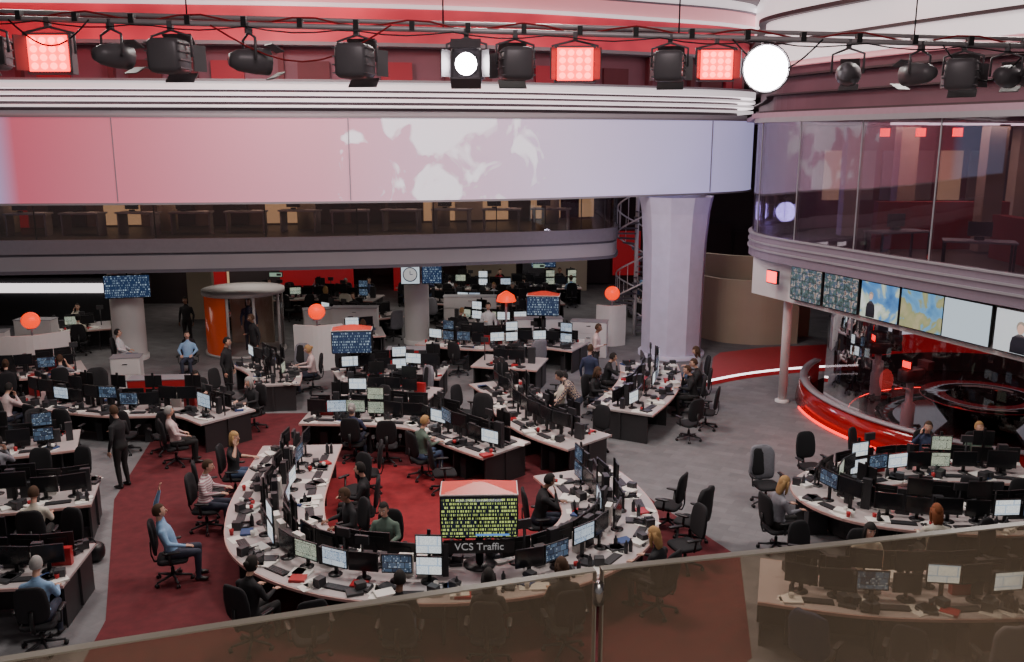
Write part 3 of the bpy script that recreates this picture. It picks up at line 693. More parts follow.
def person_mesh(pose, hair, sleeve):
    k = (pose, hair, sleeve)
    if k in _pc: return _pc[k]
    Q = POSE[pose]; pel = Q['p']; ln = Q['lean']; R = Matrix.Rotation(-ln, 3, 'X')
    T = lambda x, y, z: pel+R @ V((x, y, z))
    body = MB(); segs = []
    sp = [((0, 0, -.09), .135, .105), ((0, 0, 0), .165, .125), ((0, .01, .13), .145, .112), ((0, .012, .26), .16, .122), ((0, .0, .38), .18, .12), ((0, -.012, .47), .145, .09), ((0, -.012, .53), .07, .062)]
    body.tube([T(*p) for p, _, _ in sp], [(rx, ry) for _, rx, ry in sp], 16)
    body.ell(pel+V((0, -.01, -.03)), (.165, .125, .11), 0, 1, 16, 10)
    segs.append((T(0, 0, .02), T(0, 0, .44), .15, 1)); segs.append((pel+V((0, 0, -.06)), pel+V((0, 0, -.01)), .16, 2))
    hc = T(0, .035+.03*math.sin(max(ln, 0)), .70)
    body.tube([T(0, -.012, .47), T(0, -.005, .56), hc+V((0, 0, -.04))], [.06, .052, .05], 12)
    segs.append((T(0, -.01, .56), hc, .05, 0))
    for s in (-1, 1):
        sh = T(s*.175, -.005, .415); el, wr, hd, pn = Q['arms'][s]; hd = hd.normalized()
        body.ell(sh, (.066, .066, .066)); body.tube([T(s*.10, -.005, .44), sh], [.06, .062], 10)
        mid = (sh+el)/2
        body.tube([sh, mid, el], [.062, .052, .043], 12); body.ell(el, (.044, .044, .044))
        fm = el.lerp(wr, .35); body.tube([el, fm, wr], [.043, .042, .028], 12); body.ell(wr, (.029, .029, .029))
        pnn = (pn-hd*pn.dot(hd)).normalized(); sd = hd.cross(pnn)
        body.tube([wr, wr+hd*.03, wr+hd*.075, wr+hd*.095], [(.028, .022), (.038, .019), (.043, .017), (.036, .013)], 12, ref=sd)
        segs.append((sh, el, .055, 1)); segs.append((el, wr, .04, 1 if sleeve == 'long' else 0)); segs.append((wr+hd*.02, wr+hd*.1, .03, 0))
        hip = pel+V((s*.09, 0, -.04)); kn, an = Q['legs'][s]
        body.ell(hip, (.095, .095, .095)); body.tube([hip, hip.lerp(kn, .4), kn], [.095, .085, .060], 14); body.ell(kn, (.061, .061, .061))
        body.tube([kn, kn.lerp(an, .3), an], [.058, .060, .042], 12)
        ft = V((s*.02, .16, 0)); fl = an+V((0, 0, -.045))
        body.tube([fl+V((0, -.06, .0)), fl+V((0, 0, .012)), fl+ft*.6, fl+ft*1.0+V((0, 0, -.008))], [(.032, .034), (.04, .04), (.046, .032), (.03, .022)], 12)
        body.tube([an+V((0, 0, .03)), fl], [.042, .04], 10)
        segs.append((hip, kn, .08, 2)); segs.append((kn, an, .05, 2)); segs.append((fl+V((0, -.05, 0)), fl+ft, .04, 3))
    vs, fs = remesh(body, .017)
    b = MB()
    b.v = [tuple(v) for v in vs]
    for f in fs:
        c = sum((vs[i] for i in f), V())/len(f)
        m = min(segs, key=lambda g: segd(c, g[0], g[1])-g[2])[3]
        b.f.append(f); b.m.append(m); b.s.append(True)
    for s in (-1, 1):
        _, wr, hd, pn = Q['arms'][s]; hand_geo(b, wr, hd, pn, s)
    yaw, pit = Q['head']
    HR = Matrix.Rotation(yaw, 3, 'Z') @ Matrix.Rotation(pit, 3, 'X')
    head_geo(b, hc+V((0, .012, .02)), HR, hair)
    b.lathe([(.07, 0), (.062, .03)], tuple(T(0, -.012, .505)), 14, 1)
    _pc[k] = b.mesh('person', [M['skin'], M['s_black'], M['t_black'], M['shoe'], M['h_brown'], M['eye'], M['lip']])
    return _pc[k]

def ddesk(x, y, d):
    P = d['pts']; p = V((x, y)); return min(segd(p, P[i], P[i+1]) for i in range(len(P)-1))-d['w']/2
def seatfree(x, y, r=.6, clr=.27):
    for a, b_, rr in occupied:
        if (a-x)**2+(b_-y)**2 < (r*.5+rr*.5)**2: return False
    return all(ddesk(x, y, d) > clr for d in DESKS)
SH = ['s_black', 's_blue', 's_white', 's_pink', 's_grey', 's_navy', 's_black', 's_grey', 's_red', 's_green', 's_cream', 's_black', 's_navy', 's_black', 's_black']
def person(x, y, heading, pose='type', shirt=None, hair=None, hcol=None, sleeve=None, trous=None, use_chair=True, z=0, skin=None):
    shirt = shirt or random.choice(SH); hair = hair or random.choice(['short', 'short', 'long', 'bun']); sleeve = sleeve or random.choice(['long', 'short', 'long'])
    hcol = hcol or random.choice(['h_black', 'h_brown', 'h_brown', 'h_blond', 'h_grey', 'h_black', 'h_black']); trous = trous or random.choice(['t_black', 't_navy', 't_jean', 't_black'])
    rz = -math.radians(heading); seated = pose in ('type', 'chin', 'phone', 'recline', 'relax')
    mm = {1: M[shirt], 2: M[trous], 4: M[hcol], 0: M[skin or random.choice(['skin', 'skin', 'skin', 'skindark'])]}
    ob = place('seated_person' if seated else 'standing_person', person_mesh(pose, hair, sleeve), (x, y, z), rz, mm, scale=random.uniform(.97, 1.04) if not seated else 1.)
    occupied.append((x, y, .9 if seated else .6))
    if seated and use_chair: place('office_chair', CH, (x, y, z), rz)
    return ob

# ------------------------------------------------------------------ desks
def desk(pts, w, **k):
    P = [V((p.x, p.y)) for p in cat([(a, c_, 0) for a, c_ in pts], 8)]
    b = MB(); b.ribbon(P, .705, .75, -w/2, w/2, 0); b.ribbon(P, .70, .745, w/2, w/2+.02, 1); b.ribbon(P, .70, .745, -w/2-.02, -w/2, 1)
    b.ribbon(P, .05, .70, -.03, .03, 2)
    L = 0; last = -9
    for i in range(len(P)):
        if i: L += (P[i]-P[i-1]).length
        if L-last > 1.5 or i == len(P)-1:
            last = L; t = (P[min(i+1, len(P)-1)]-P[max(i-1, 0)]).normalized()
            p = P[i]-t*(.06 if i == len(P)-1 else 0)+t*(.06 if i == 0 else 0)
            b.box((p.x, p.y, .35), (.04, w*.85, .70), 2, rz=math.atan2(t.y, t.x)+0)
    put('curved_desk', b, [M['desk'], M['deskedge'], M['deskpanel']])
    d = dict(pts=P, w=w, **k); DESKS.append(d); return d
dU = desk([(-4.5, 18.4), (-4.4, 16.8), (-4.2, 15.0), (-3.7, 13.6), (-2.6, 12.75), (-1.2, 12.5), (.2, 12.75), (1.2, 13.5), (1.7, 14.6), (1.6, 15.8), (1.2, 16.9)], 1.65, on=.5, pp=.35)
dB = desk([(-4.9, 20.6), (-3.2, 20.5), (-1.9, 20.1), (-1.1, 19.1), (-.1, 18.1)], 1.4, pp=.5)
d3 = desk([(-.5, 23.6), (.1, 22.2), (.3, 20.8), (.9, 19.5), (1.7, 18.6)], 1.4, pp=.6)
d4 = desk([(2.6, 20.9), (3.3, 22.3), (3.8, 23.9), (4.0, 25.6)], 1.65, pp=.6)
dA = desk([(-12.4, 22.3), (-11.2, 21.7), (-9.5, 21.2), (-7.8, 21.2), (-6.7, 20.4)], 1.45, pp=.45)
dC1 = desk([(-13, 18.6), (-11.2, 18.2), (-9.5, 18.8)], 1.45, pp=.5)
dC2 = desk([(-10.8, 15.5), (-9.2, 15.5), (-7.8, 15.9)], 1.45, pp=.3)
dC3 = desk([(-9.8, 12.8), (-8.2, 12.75), (-6.7, 12.9)], 1.4, pp=.1)
dR = desk([(10.2, 16.8), (8.4, 17.0), (6.8, 16.7), (5.95, 15.9), (6.2, 15.1), (7.2, 14.7), (8.6, 14.6), (10.2, 14.8)], 1.35, pp=.5, on=.35)
dJ = desk([(3.7, 12.4), (5.2, 12.0), (7.2, 12.0), (9, 12.4)], 1.4, pp=.1, on=.25)
dI = desk([(-7.6, 25.8), (-6.7, 24.6), (-6.4, 23.2)], 1.4, pp=.7)
dM = desk([(-4.9, 24.2), (-3.4, 24.7), (-1.9, 24.6)], 1.5, pp=.6)
dN = desk([(-4.6, 22.4), (-3.2, 22.6), (-2.0, 22.3)], 1.3, pp=.6)
far = [[(-15.6, 24.2), (-13.8, 24.5), (-12.4, 25.3)], [(-2.8, 28.8), (-1, 28.1), (.8, 28.4), (2.2, 27.8)], [(-6, 29.7), (-4.4, 30.1)], [(-16, 30.4), (-14.2, 31.2)],
       [(-7.2, 33.6), (-5.6, 32.8), (-4.4, 33.4)], [(-2.2, 32.4), (-.4, 31.6), (1.4, 31.8)], [(-11, 36.6), (-8, 37), (-5.5, 36.6)], [(-3.4, 36.2), (-1, 35.6), (2, 36)],
       [(-5, 40), (-1, 39.4), (3, 39.8)], [(5.0, 35.8), (6.6, 36.6)], [(-11.4, 33.2), (-9.6, 34)], [(5.5, 39), (8.5, 39)], [(-1.0, 26.0), (.9, 25.5)]]
for f in far: desk(f, 1.5, pp=.7, spacing=.98)

def cabinet(x, y, w, d_, h, mat, r=0, name='storage_cabinet'):
    b = MB(); b.box((0, 0, h/2), (w, d_, h), 0); b.box((0, 0, h+.01), (w+.04, d_+.04, .02), 1)
    nd = max(1, int(h/.38))
    for i in range(nd):
        zc = (i+.5)*h/nd; b.box((0, -d_/2-.008, zc), (w-.06, .016, h/nd-.04), 0); b.box((0, -d_/2-.025, zc+.08), (.14, .02, .02), 2)
    put(name, b, [mat, M['grey'], M['chrome']], loc=(x, y, 0), rz=r); occupied.append((x, y, w+.5))
for x, y, w, h, m, r in ((-3.0, 26.4, 1.5, 1.0, 'red', 0), (-9.4, 23.4, 1.7, .9, 'red', .1), (-16.6, 27.4, 1.6, 1.3, 'white', .2), (-11.2, 25.4, .8, 1.0, 'white', .2),
                      (-5.6, 31.6, 1.6, 1.3, 'white', 0), (-1.6, 33.9, 2.0, 1.3, 'white', 0), (.9, 30.1, 1.6, 1.2, 'white', .1), (-15.6, 28.9, 1.2, 1.4, 'white', 0), (2.6, 29.6, 1.2, 1.2, 'white', -.2), (-7.0, 31.8, 1, 1.2, 'white', .3)):
    cabinet(x, y, w, .5, h, M[m], r)
for x, y, w, gz, r in ((-14.3, 26.2, 2.0, 1.9, .5), (-6.1, 27.6, 1.5, 1.9, .1), (3.5, 31.0, 1.0, 1.9, 0)):
    b = MB(); b.ribbon(cat([(-w/2, .25), (0, 0), (w/2, .25)], 6), 0, 1.45, -.05, .05, 0); b.box((0, .35, .6), (w*.8, .4, 1.2), 1)
    b.tube([(0, 0, 1.45), (0, 0, gz-.24)], .03, 8, 1); b.ell((0, 0, gz), (.26, .26, .25), 2, 1, 20, 14); b.lathe([(.12, gz-.27), (.12, gz-.22)], n=16, mat=1)
    put('globe_lamp_partition', b, [M['white'], M['grey'], M['orange']], loc=(x, y, 0), rz=r); occupied.append((x, y, w+.6))

P_ = person
P_(-5.62, 13.75, 72, 'recline', 's_blue', 'short', 'h_brown', 'long', 't_navy', skin='skin'); occupied.append((-5.3, 12.9, 1.1))
P_(-5.72, 15.75, 88, 'type', 's_stripe', 'short', 'h_brown', 'long', 't_navy', skin='skin')
P_(-7.55, 19.2, 60, 'relax', 's_pink', 'short', 'h_grey', 'long', 't_black', skin='skin')
P_(-8.2, 17.9, -70, 'talk', 's_black', 'short', 'h_brown', 'long', 't_black', skin='skin')
P_(-6.75, 11.72, -10, 'type', 's_blue', 'short', 'h_grey', 'long', 't_navy', skin='skin')
P_(-8.15, 14.35, -12, 'type', 's_cream', 'short', 'h_brown', 'short', 't_black', skin='skin')
P_(-10.3, 17.0, -5, 'chin', 's_grey', 'short', 'h_black', 'long')
P_(-2.75, 15.6, -95, 'phone', 's_black', 'short', 'h_black', 'long', 't_black', skin='skin')
P_(-3.75, 11.75, 28, 'type', 's_black', 'bun', 'h_black', 'long', 't_black')
P_(.75, 11.65, -14, 'chin', 's_black', 'long', 'h_brown', 'short', 't_black', skin='skin')
P_(2.25, 12.75, -50, 'type', 's_black', 'long', 'h_blond', 'long', 't_black', skin='skin')
P_(1.5, 21.3, -80, 'lean', 's_check', 'short', 'h_black', 'long', 't_navy', skin='skin')
P_(2.1, 23.6, 20, 'stand', 's_navy', 'short', 'h_brown', 'long', 't_black', skin='skin')
P_(4.7, 14.9, 75, 'type', 's_grey', 'long', 'h_blond', 'long', 't_black', skin='skin')
P_(6.9, 13.6, 5, 'type', 's_cream', 'long', 'h_red', 'long', 't_black', skin='skin')
P_(-12.2, 27.4, 80, 'relax', 's_white', 'short', 'h_black', 'long', skin='skin')
P_(-10.0, 27.0, 170, 'relax', 's_blue', 'short', 'h_black', 'long', 't_navy')
P_(-11.5, 31.2, 180, 'stand', 's_black', 'short', 'h_black', 'long', 't_black')
P_(-8.1, 27.6, -140, 'talk', 's_black', 'short', 'h_brown', 'long', 't_black')
P_(-7.9, 24.2, 100, 'stand', 's_black', 'short', 'h_black', 'long', 't_black')
P_(-.8, 29.8, 180, 'talk', 's_white', 'short', 'h_black', 'long', 't_jean')
P_(5.35, 25.0, -90, 'type', 's_grey', 'long', 'h_brown', 'long')
P_(5.1, 23.6, -80, 'chin', 's_black', 'short', 'h_brown', 'long')
P_(-9.0, 30.2, 160, 'stand', 's_navy', 'long', 'h_brown', 'long', z=.08)
P_(2.5, 26.2, 100, 'talk', 's_pink', 'short', 'h_brown', 'long')
for x, y, h in ((2.95, 15.9, -60), (2.95, 14.2, -110), (4.9, 21.8, -70), (4.3, 20.9, -30)):
    place('office_chair', CH, (x, y, .008 if x < 3.6 else 0), -math.radians(h)); occupied.append((x, y, .8))

def pick_screen(on):
    r = random.random()
    if r > on: return SOFF
    return random.choice([SC[0], SC[0], SC[1], SC[2], SC[3], SC[3]])
POD = V((-.5, 12.45))
def populate(d):
    P = d['pts']; w = d['w']; sp = d.get('spacing', .94)
    clutter = MB(); acc = []; L = 0
    for i in range(1, len(P)):
        acc.append((L, L+(P[i]-P[i-1]).length, P[i-1], P[i])); L = acc[-1][1]
    def at(s):
        s = max(0, min(L-1e-3, s))
        for a, b_, p, q in acc:
            if s <= b_:
                t = (q-p).normalized(); return p+(q-p)*((s-a)/(b_-a)), t
        return P[-1], (P[-1]-P[-2]).normalized()
    n = max(1, int((L-.02)/sp)); m0 = (L-n*sp)/2+sp/2
    def ok(p): return (V((p.x, p.y))-POD).length > .5
    s = .2
    while s < L-.15:
        c, t = at(s); ang = math.atan2(t.y, t.x); r = random.random()
        if ok(c):
            if r < .45: h = random.uniform(.22, .58); clutter.box((c.x, c.y, .75+h/2), (random.uniform(.08, .22), .10, h), 3, rz=ang)
            elif r < .65:
                h = 1.25+random.random()*.25; clutter.tube([(c.x, c.y, .75), (c.x, c.y, h)], .018, 6, 3); clutter.box((c.x, c.y, h), (.22, .05, .14), 3, rz=ang)
            elif r < .74: clutter.box((c.x, c.y, .75+.17), (.22, .10, .34), 0, rz=ang)
            elif r < .84: clutter.box((c.x, c.y, .75+.14), (.3, .11, .28), random.choice([1, 3, 3]), rz=ang)
        s += random.uniform(.22, .38)
    for side in (1, -1):
        for k in range(n):
            s = m0+k*sp; c, t = at(s); nn = V((-t.y, t.x))*side; ang = math.atan2(nn.y, nn.x)
            rz = ang+math.pi/2
            kind = random.random(); base = c+nn*.19
            yaw = .14
            def put_m(nm, me, p, r, on):
                if ok(p): place(nm, me, (p.x, p.y, .75), r, {1: pick_screen(on)})
            if kind < .64:
                mesh = random.choice([MON, MON, MONH])
                for q in (-1, 1): put_m('computer_monitor', mesh, base+t*q*.237+nn*.02, rz+q*yaw, d.get('on', .32))
            elif kind < .92:
                put_m('computer_monitor', MON, base-t*.24, rz, .4); put_m('stacked_monitors', STK, base+t*.24, rz, .55)
            else: put_m('computer_monitor', MONB, base, rz, .5)
            p = c+nn*(w*.5-.24); place('keyboard', KB, (p.x, p.y, .75), rz+random.uniform(-.1, .1))
            if random.random() < .55:
                p = c+nn*(w*.5-.32)+t*.40; place('desk_phone', PH, (p.x, p.y, .75), rz+random.uniform(-.3, .3))
            for _ in range(10):
                p = c+nn*random.uniform(.36, w*.5-.13)+t*random.choice([-1, 1])*random.uniform(.26, .5)
                h = random.choice([.003, .006, .012, .03, .05]); r = random.uniform(0, 3)
                u = random.random()
                if u < .42: clutter.box((p.x, p.y, .75+h/2), (.21, .28, h), 0, rz=r)
                elif u < .62: clutter.box((p.x, p.y, .75+.02), (.2, .24, .04), random.choice([1, 2, 3, 3, 3, 3]), rz=r)
                elif u < .76: clutter.lathe([(0, 0), (.03, 0), (.038, .1), (.034, .1), (.028, .01)], (p.x, p.y, .75), 10, random.choice([0, 1, 3]))
                elif u < .9: clutter.box((p.x, p.y, .75+.07), (.12, .15, .14), 3, rz=r)
                else: clutter.lathe([(0, 0), (.033, 0), (.033, .16), (.014, .19), (.014, .22), (0, .22)], (p.x, p.y, .75), 10, 3)
            q = c+nn*(w*.5+.40)+t*random.uniform(-.08, .08)
            if seatfree(q.x, q.y):
                hd = -math.degrees(ang+math.pi/2)
                if random.random() < d.get('pp', .3):
                    person(q.x, q.y, hd+random.uniform(-12, 12), random.choice(['type', 'type', 'chin', 'phone', 'relax']))
                else:
                    q2 = q+nn*random.uniform(.0, .3)
                    if seatfree(q2.x, q2.y): q = q2
                    chair(q.x, q.y, .0, math.radians(-hd)+random.uniform(-.8, .8)); occupied.append((q.x, q.y, .75))
    s = .5
    while s < L-.4:
        c, t = at(s); ang = math.atan2(t.y, t.x); nn = V((-t.y, t.x))
        for sd in (-1, 1):
            q = c+nn*sd*.28; clutter.box((q.x, q.y, .24), (.18, .38, .46), 3, rz=ang)
        s += 1.1
    if clutter.v: put('desk_clutter', clutter, [M['paper'], M['red'], M['blueitem'], M['dark']])
for d in DESKS: populate(d)

# display pods
def pod(x, y, z, w, h, mat, label=None, rz=0., base=.75):
    e = empty('display_pod', (x, y, 0), rz)
    b = MB(); b.tube([(0, 0, base), (0, 0, z-h/2)], .06, 12, 0); b.lathe([(0, base), (.25, base), (.25, base+.03), (.06, base+.05)], n=20, mat=0)
    b.box((0, 0, z), (w*.98, w*.42, h+.02), 0)
    zz = z+h/2+.02; b.box((0, 0, zz+.012), (w+.05, w*.5, .024), 1); b.box((0, 0, zz+.08), (w+.02, w*.48, .11), 2, taper=.15)
    put('body', b, [M['black'], M['white'], M['capred']], parent=e)
    for k, (dx, dy, r) in enumerate(((0, -w*.21-.05, 0), (0, w*.21+.05, math.pi))):
        place('screen_%d' % k, tv_mesh(w, h, mat), (dx, dy, z), r, parent=e)
    if label:
        b = MB(); b.box((0, -w*.21-.055, z+h/2-.04), (w*.62, .006, .035), 0); b.box((.2, -w*.21-.06, z-h/2+.03), (w*.45, .006, .03), 1)
        put('header_strip', b, [emis('header_white', (.8, .85, .9), .8), emis('header_blue', (.1, .3, .8), .8)], parent=e)
        cu = bpy.data.curves.new('label', 'FONT'); cu.body = label; cu.size = .16; cu.align_x = 'CENTER'; cu.extrude = .004
        t = bpy.data.objects.new('label_text', cu); scene.collection.objects.link(t); t.parent = e
        t.location = (0, -w*.21-.105, z-h/2-.19); t.rotation_euler = (math.pi/2, 0, 0); cu.materials.append(emis('label_glow_white', (.6, .6, .6), .3))  # lettering given emission to lift it out of the shade
        b = MB(); b.box((0, -w*.21-.075, z-h/2-.15), (w*.95, .04, .2), 0); b.box((0, -w*.1, z-h/2-.1), (.08, w*.2, .06), 0); put('label_board', b, [M['black']], parent=e)
    return e
pod(-.5, 12.85, 1.66, 1.12, .62, 'txt', 'VCS Traffic', .03)
pod(-4.4, 24.2, 1.75, 1.05, .58, 'txtblue', rz=.1)
pod(1.0, 28.25, 2.0, 1.0, .58, 'txtblue', rz=-.1)
for x, y, z, w, h, m, r in ((-12.25, 28.3, 2.58, 1.35, .70, 'txtblue', .25), (-3.5, 30.7, 2.62, .62, .66, 'pale', .1), (-2.75, 30.6, 2.62, .66, .6, 'txtblue', .0), (1.2, 34, 2.6, .9, .4, 'txtblue', 0)):
    e = empty('hanging_display', (x, y, z), r); place('panel', tv_mesh(w, h, m), parent=e)
    b = MB(); b.tube([(0, .1, 0), (0, .1, 3.3-z)], .025, 8); put('hanger', b, [M['dark']], parent=e)
cl = MB(); cl.lathe([(0, 0), (.22, 0)], n=32, mat=0); cl.lathe([(.22, 0), (.25, 0), (.25, .04)], n=32, mat=1); cl.box((0, .06, .01), (.02, .14, .01), 1); cl.box((.04, 0, .01), (.1, .02, .01), 1)
put('wall_clock', cl, [emis('clock_face', (.8, .8, .8), .5), M['blueitem']], loc=(-3.5, 30.62, 2.62), rx=math.pi/2, rz=.1)
b = MB(); b.tube([(0, 0, 0), (0, 0, 1.75)], .04, 8, 1); b.lathe([(.2, 0), (.2, .03), (.04, .05)], n=16, mat=1); b.lathe([(.34, 1.75), (.28, 1.95), (.05, 2.1), (0, 2.1)], n=16, mat=0); b.lathe([(0, 1.75), (.34, 1.75)], n=16, mat=0)
put('beacon_lamp', b, [M['orange'], M['grey']], loc=(-.2, 30.3, 0))
b = MB(); b.ell((0, 0, .17), (.26, .15, .17), 0, .6); b.ell((-.42, 0, .18), (.16, .14, .18), 0, .7); b.tube([(-.15, 0, .3), (-.08, 0, .42), (.08, 0, .42), (.15, 0, .3)], .012, 6, 0, ref=(0, 1, 0))
put('floor_bags', b, [M['black']], loc=(-7.35, 14.5, 0))

# ------------------------------------------------------------------ lighting truss
RIG = empty('lighting_rig')
def pz(x): return 8.38-.026*(x+5.4)
b = MB()
b.tube([(x, 9.45, pz(x)) for x in (-7, -3, 0, 3, 7)], .027, 10, 0, ref=(0, 0, 1)); b.tube([(x, 9.75, pz(x)+.1) for x in (-7, -3, 0, 3, 7)], .022, 8, 0, ref=(0, 0, 1))
for i in range(24):
    x = -6.6+i*.56; b.box((x, 9.45, pz(x)+.03), (.05, .08, .09), 1)
for x in (-6.2, -3.3, -.7, 1.7, 4.1, 6.3): b.tube([(x, 9.6, pz(x)), (x, 9.6, 11.55)], .008, 6, 1)
b.tube([(-6.8+i*.23, 9.47, pz(-6.8+i*.23)+.05+.04*math.sin(i*1.3)) for i in range(60)], .010, 5, 2, ref=(0, 0, 1))
b.tube([(-6.8+i*.23, 9.4, pz(-6.8+i*.23)-.02-.05*abs(math.sin(i*.7))) for i in range(60)], .007, 5, 1, ref=(0, 0, 1))
for x0, x1, dip in ((-3, -1.2, .35), (2.2, 3.1, .3), (4.3, 5.2, .35), (-5, -4.2, .25)):
    b.tube([(x0+(x1-x0)*k/10, 9.38, pz(x0)-.02-dip*math.sin(math.pi*k/10)) for k in range(11)], .009, 5, 2 if x0 == -3 else 1, ref=(0, 0, 1))
put('pipe', b, [pbr('pipe_steel', (.5, .46, .48), .4, .3), M['black'], M['redcloth']], parent=RIG)
LB = pbr('lamp_body_grey', (.13, .12, .13), .4, .1)
def yoke(b, w, z=0):
    b.tube([(-w, 0, z), (-w, 0, .2), (0, 0, .26), (w, 0, .2), (w, 0, z)], .014, 6, 0, ref=(0, 1, 0)); b.box((0, 0, .30), (.05, .06, .1), 0)
def led():
    b = MB(); b.box((0, .02, 0), (.46, .12, .40), 0); b.box((0, -.045, 0), (.40, .01, .35), 2)
    for i in range(4):
        for j in range(4): b.ell((-.141+i*.094, -.055, -.123+j*.082), (.036, .012, .033), 1, 1, 10, 6)
    yoke(b, .255)
    for s in (-1, 1): b.box((s*.24, -.1, 0), (.015, .15, .34), 0, rz=s*.5)
    return b.mesh('led_panel_light', [LB, M['ledpink'], M['ledred']])
def fres(lens):
    b = MB(); b.ell((0, .08, 0), (.17, .2, .17), 0, .35, 16, 10); b.tube([(0, -.13, 0), (0, -.1, 0)], .13, 20, 0)
    b.ell((0, -.12, 0), (.115, .03, .115), 1, 1, 16, 8); yoke(b, .2)
    for i in range(4): b.box((0, .1, .0-.12+i*.08), (.36, .3, .012), 0)
    b.box((0, -.2, .19), (.3, .16, .012), 0, rx=.6); b.box((0, -.2, -.19), (.3, .16, .012), 0, rx=-.6)
    for s in (-1, 1): b.box((s*.2, -.2, 0), (.012, .16, .26), 0, rz=s*.5)
    return b.mesh('fresnel_light', [LB, lens])
def flood():
    b = MB(); b.tube([(0, .2, 0), (0, .05, 0), (0, -.08, 0)], [.12, .2, .27], 28, 0); b.ell((0, -.07, 0), (.255, .05, .255), 1, 1, 28, 12)  # glowing lens oversized so its shape takes in the lamp's glare
    b.tube([(math.cos(a)*.27, -.08, math.sin(a)*.27) for a in [i*math.pi/14 for i in range(28)]], .012, 6, 0, ref=(0, 1, 0), closed=True); b.tube([(0, 0, .2), (0, 0, .36)], .02, 8, 0)
    return b.mesh('flood_light', [LB, M['ledwhite']])
def par():
    b = MB(); b.tube([(0, .2, .0), (0, .12, 0), (0, -.05, 0), (0, -.18, 0)], [.06, .1, .125, .13], 18, 0); b.ell((0, -.175, 0), (.115, .02, .115), 1, 1, 16, 6); yoke(b, .16)
    b.box((0, -.25, .13), (.2, .14, .01), 0, rx=.5); b.box((0, -.25, -.13), (.2, .14, .01), 0, rx=-.5)
    return b.mesh('par_can_light', [LB, M['chrome']])
LED, FR, FW, PR, FL = led(), fres(M['chrome']), fres(M['ledwhite']), par(), flood()
def hang(me, nm, x, r=0., s=1.):
    place(nm, me, (x, 9.45, pz(x)-.33*s), r, parent=RIG, scale=s)
for px, k, r, s in ((4, 'f', .2, 1), (65, 'l', 0, 1), (125, 'p', 2.6, 1), (183, 'f', 3.1, 1), (258, 'p', 2.2, 1.05), (362, 'f', 3.0, 1), (468, 'w', .0, 1.0), (515, 'f', 3.3, .95), (573, 'l', 0, .9), (665, 'f', 2.9, .9),
                 (710, 'l', .0, .8), (757, 'b', 0, .88), (838, 'p', 2.7, .95), (908, 'p', 3.6, .9), (950, 'f', 2.6, .9), (992, 'p', 2.4, .9), (1020, 'p', .4, .9)):
    x = (px-512)*.01040
    hang({'f': FR, 'l': LED, 'p': PR, 'w': FW, 'b': FL}[k], {'f': 'fresnel_lamp', 'l': 'led_panel', 'p': 'par_can', 'w': 'bright_fresnel_lamp', 'b': 'flood_lamp'}[k], x, r, s)

# ------------------------------------------------------------------ foreground balustrade
g1 = [(-1.6, .45), (-.9, .73), (-.45, .89), (.108, 1.065)]; g2 = [(.116, 1.067), (.45, 1.14), (.9, 1.24), (1.6, 1.38)]
b = MB(); b.ribbon(cat(g1, 6), 5.62, 6.655, 0, .012, 0); b.ribbon(cat(g2, 6), 5.62, 6.655, 0, .012, 0)
b.ribbon(cat(g1, 6), 6.655, 6.657, 0, .012, 1); b.ribbon(cat(g2, 6), 6.655, 6.657, 0, .012, 1)
b.box((.107, 1.070, 6.14), (.0012, .012, 1.03), 1, rz=.25); b.box((.1165, 1.072, 6.14), (.0012, .012, 1.03), 1, rz=.25)
put('glass_balustrade', b, [M['glassfront'], pbr('polished_glass_edge', (.30, .28, .24), .3)])
b = MB(); b.tube([(.112, 1.066, 6.61), (.112, 1.066, 6.64)], .007, 8, 0); b.ribbon(cat([(-1.6, .45), (-.45, .89), (.112, 1.066), (.9, 1.24), (1.6, 1.38)], 6), 5.55, 5.62, -.02, .03, 0)
put('balustrade_fitting', b, [M['chrome']])
b = MB(); b.poly([(-8, -3), (8, -3), (8, 2.2), (1.6, 1.38), (.112, 1.066), (-1.6, .45), (-8, -1.6)], 5.35, 5.55); put('balcony_floor', b, [M['beige']])

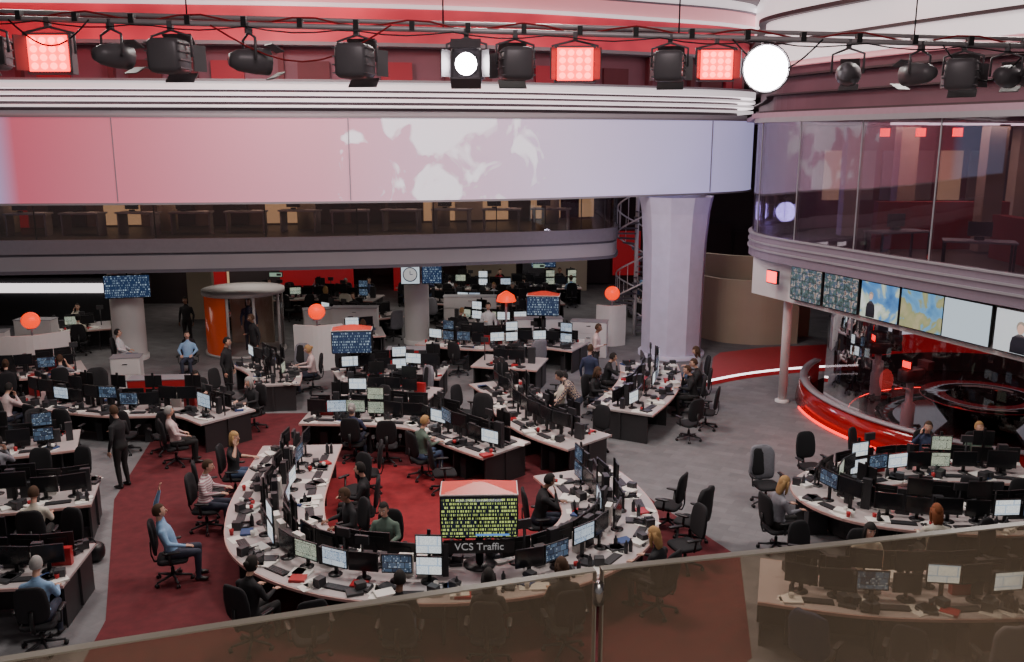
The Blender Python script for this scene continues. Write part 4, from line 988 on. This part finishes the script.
# ------------------------------------------------------------------ lights
def area(name, loc, size, power, col=(1, 1, 1), rot=(0, 0, 0), sy=None):
    l = bpy.data.lights.new(name, 'AREA'); l.shape = 'RECTANGLE'; l.size = size; l.size_y = sy or size; l.energy = power; l.color = col
    o = bpy.data.objects.new(name, l); scene.collection.objects.link(o); o.location = loc; o.rotation_euler = rot; return o
for x, y, p in ((-9, 16, 500), (0, 15, 620), (8, 14, 380), (-6, 22, 400), (2, 22, 440)):
    area('ceiling_lamp', (x, y, 11.3), 1.8, p, (1, .93, .86), sy=1.8)
for x, y in ((-15, 30), (-8.5, 31), (-2, 33), (-12, 38), (-4, 38), (2, 39)):
    area('soffit_lamp', (x, y, 3.15), 4.0, 44, (1, .90, .80), sy=1.5)
area('soffit_lamp', (7.5, 35, 5), 3, 60, (1, .9, .82))
area('balcony_fill', (0, -1.6, 9.5), 1.5, 70, (1, .88, .75))  # unseen fill added behind the camera to brighten the balustrade glass
area('rig_fill', (0, 4.5, 11.2), 4, 150, (1, .85, .85), rot=(math.radians(35), 0, 0), sy=1)  # unseen fill added on the camera side to brighten pipe and lamp bodies
def point(name, loc, power, col, r=.3):
    l = bpy.data.lights.new(name, 'POINT'); l.energy = power; l.color = col; l.shadow_soft_size = r
    o = bpy.data.objects.new(name, l); scene.collection.objects.link(o); o.location = loc
for x in (-13, -6, 1): point('red_uplighter', (x, 23.0, 10.3), 150, (1, .08, .1))
point('violet_spotlight', (8.3, 27.6, 5.0), 110, (.42, .40, 1)); point('violet_spotlight', (3.6, 26.5, 3.6), 75, (.75, .68, 1))
area('office_lamp', (12.0, 25, 7.5), 3, 130, (1, .80, .66)); area('office_lamp', (12.5, 19, 7.5), 3, 60, (1, .82, .78)); area('studio_lamp', (12.5, 23, 3.8), 3, 50, (1, .6, .58))
point('studio_red_lamp', (9.6, 21, 2.5), 80, (1, .07, .06)); point('studio_red_lamp', (7.0, 20.6, 1.2), 12, (1, .07, .06))
for x, y in ((-14, 28.2), (-9, 28.8), (-4, 29.8), (0, 31)): point('gallery_lamp', (x, y, 6.6), 90, (1, .76, .55))
point('hub_red_lamp', (-1.5, 16, 6), 80, (1, .15, .15))
w = bpy.data.worlds.new('world'); scene.world = w; w.use_nodes = True
w.node_tree.nodes['Background'].inputs[0].default_value = (.76, .68, .66, 1); w.node_tree.nodes['Background'].inputs[1].default_value = .25
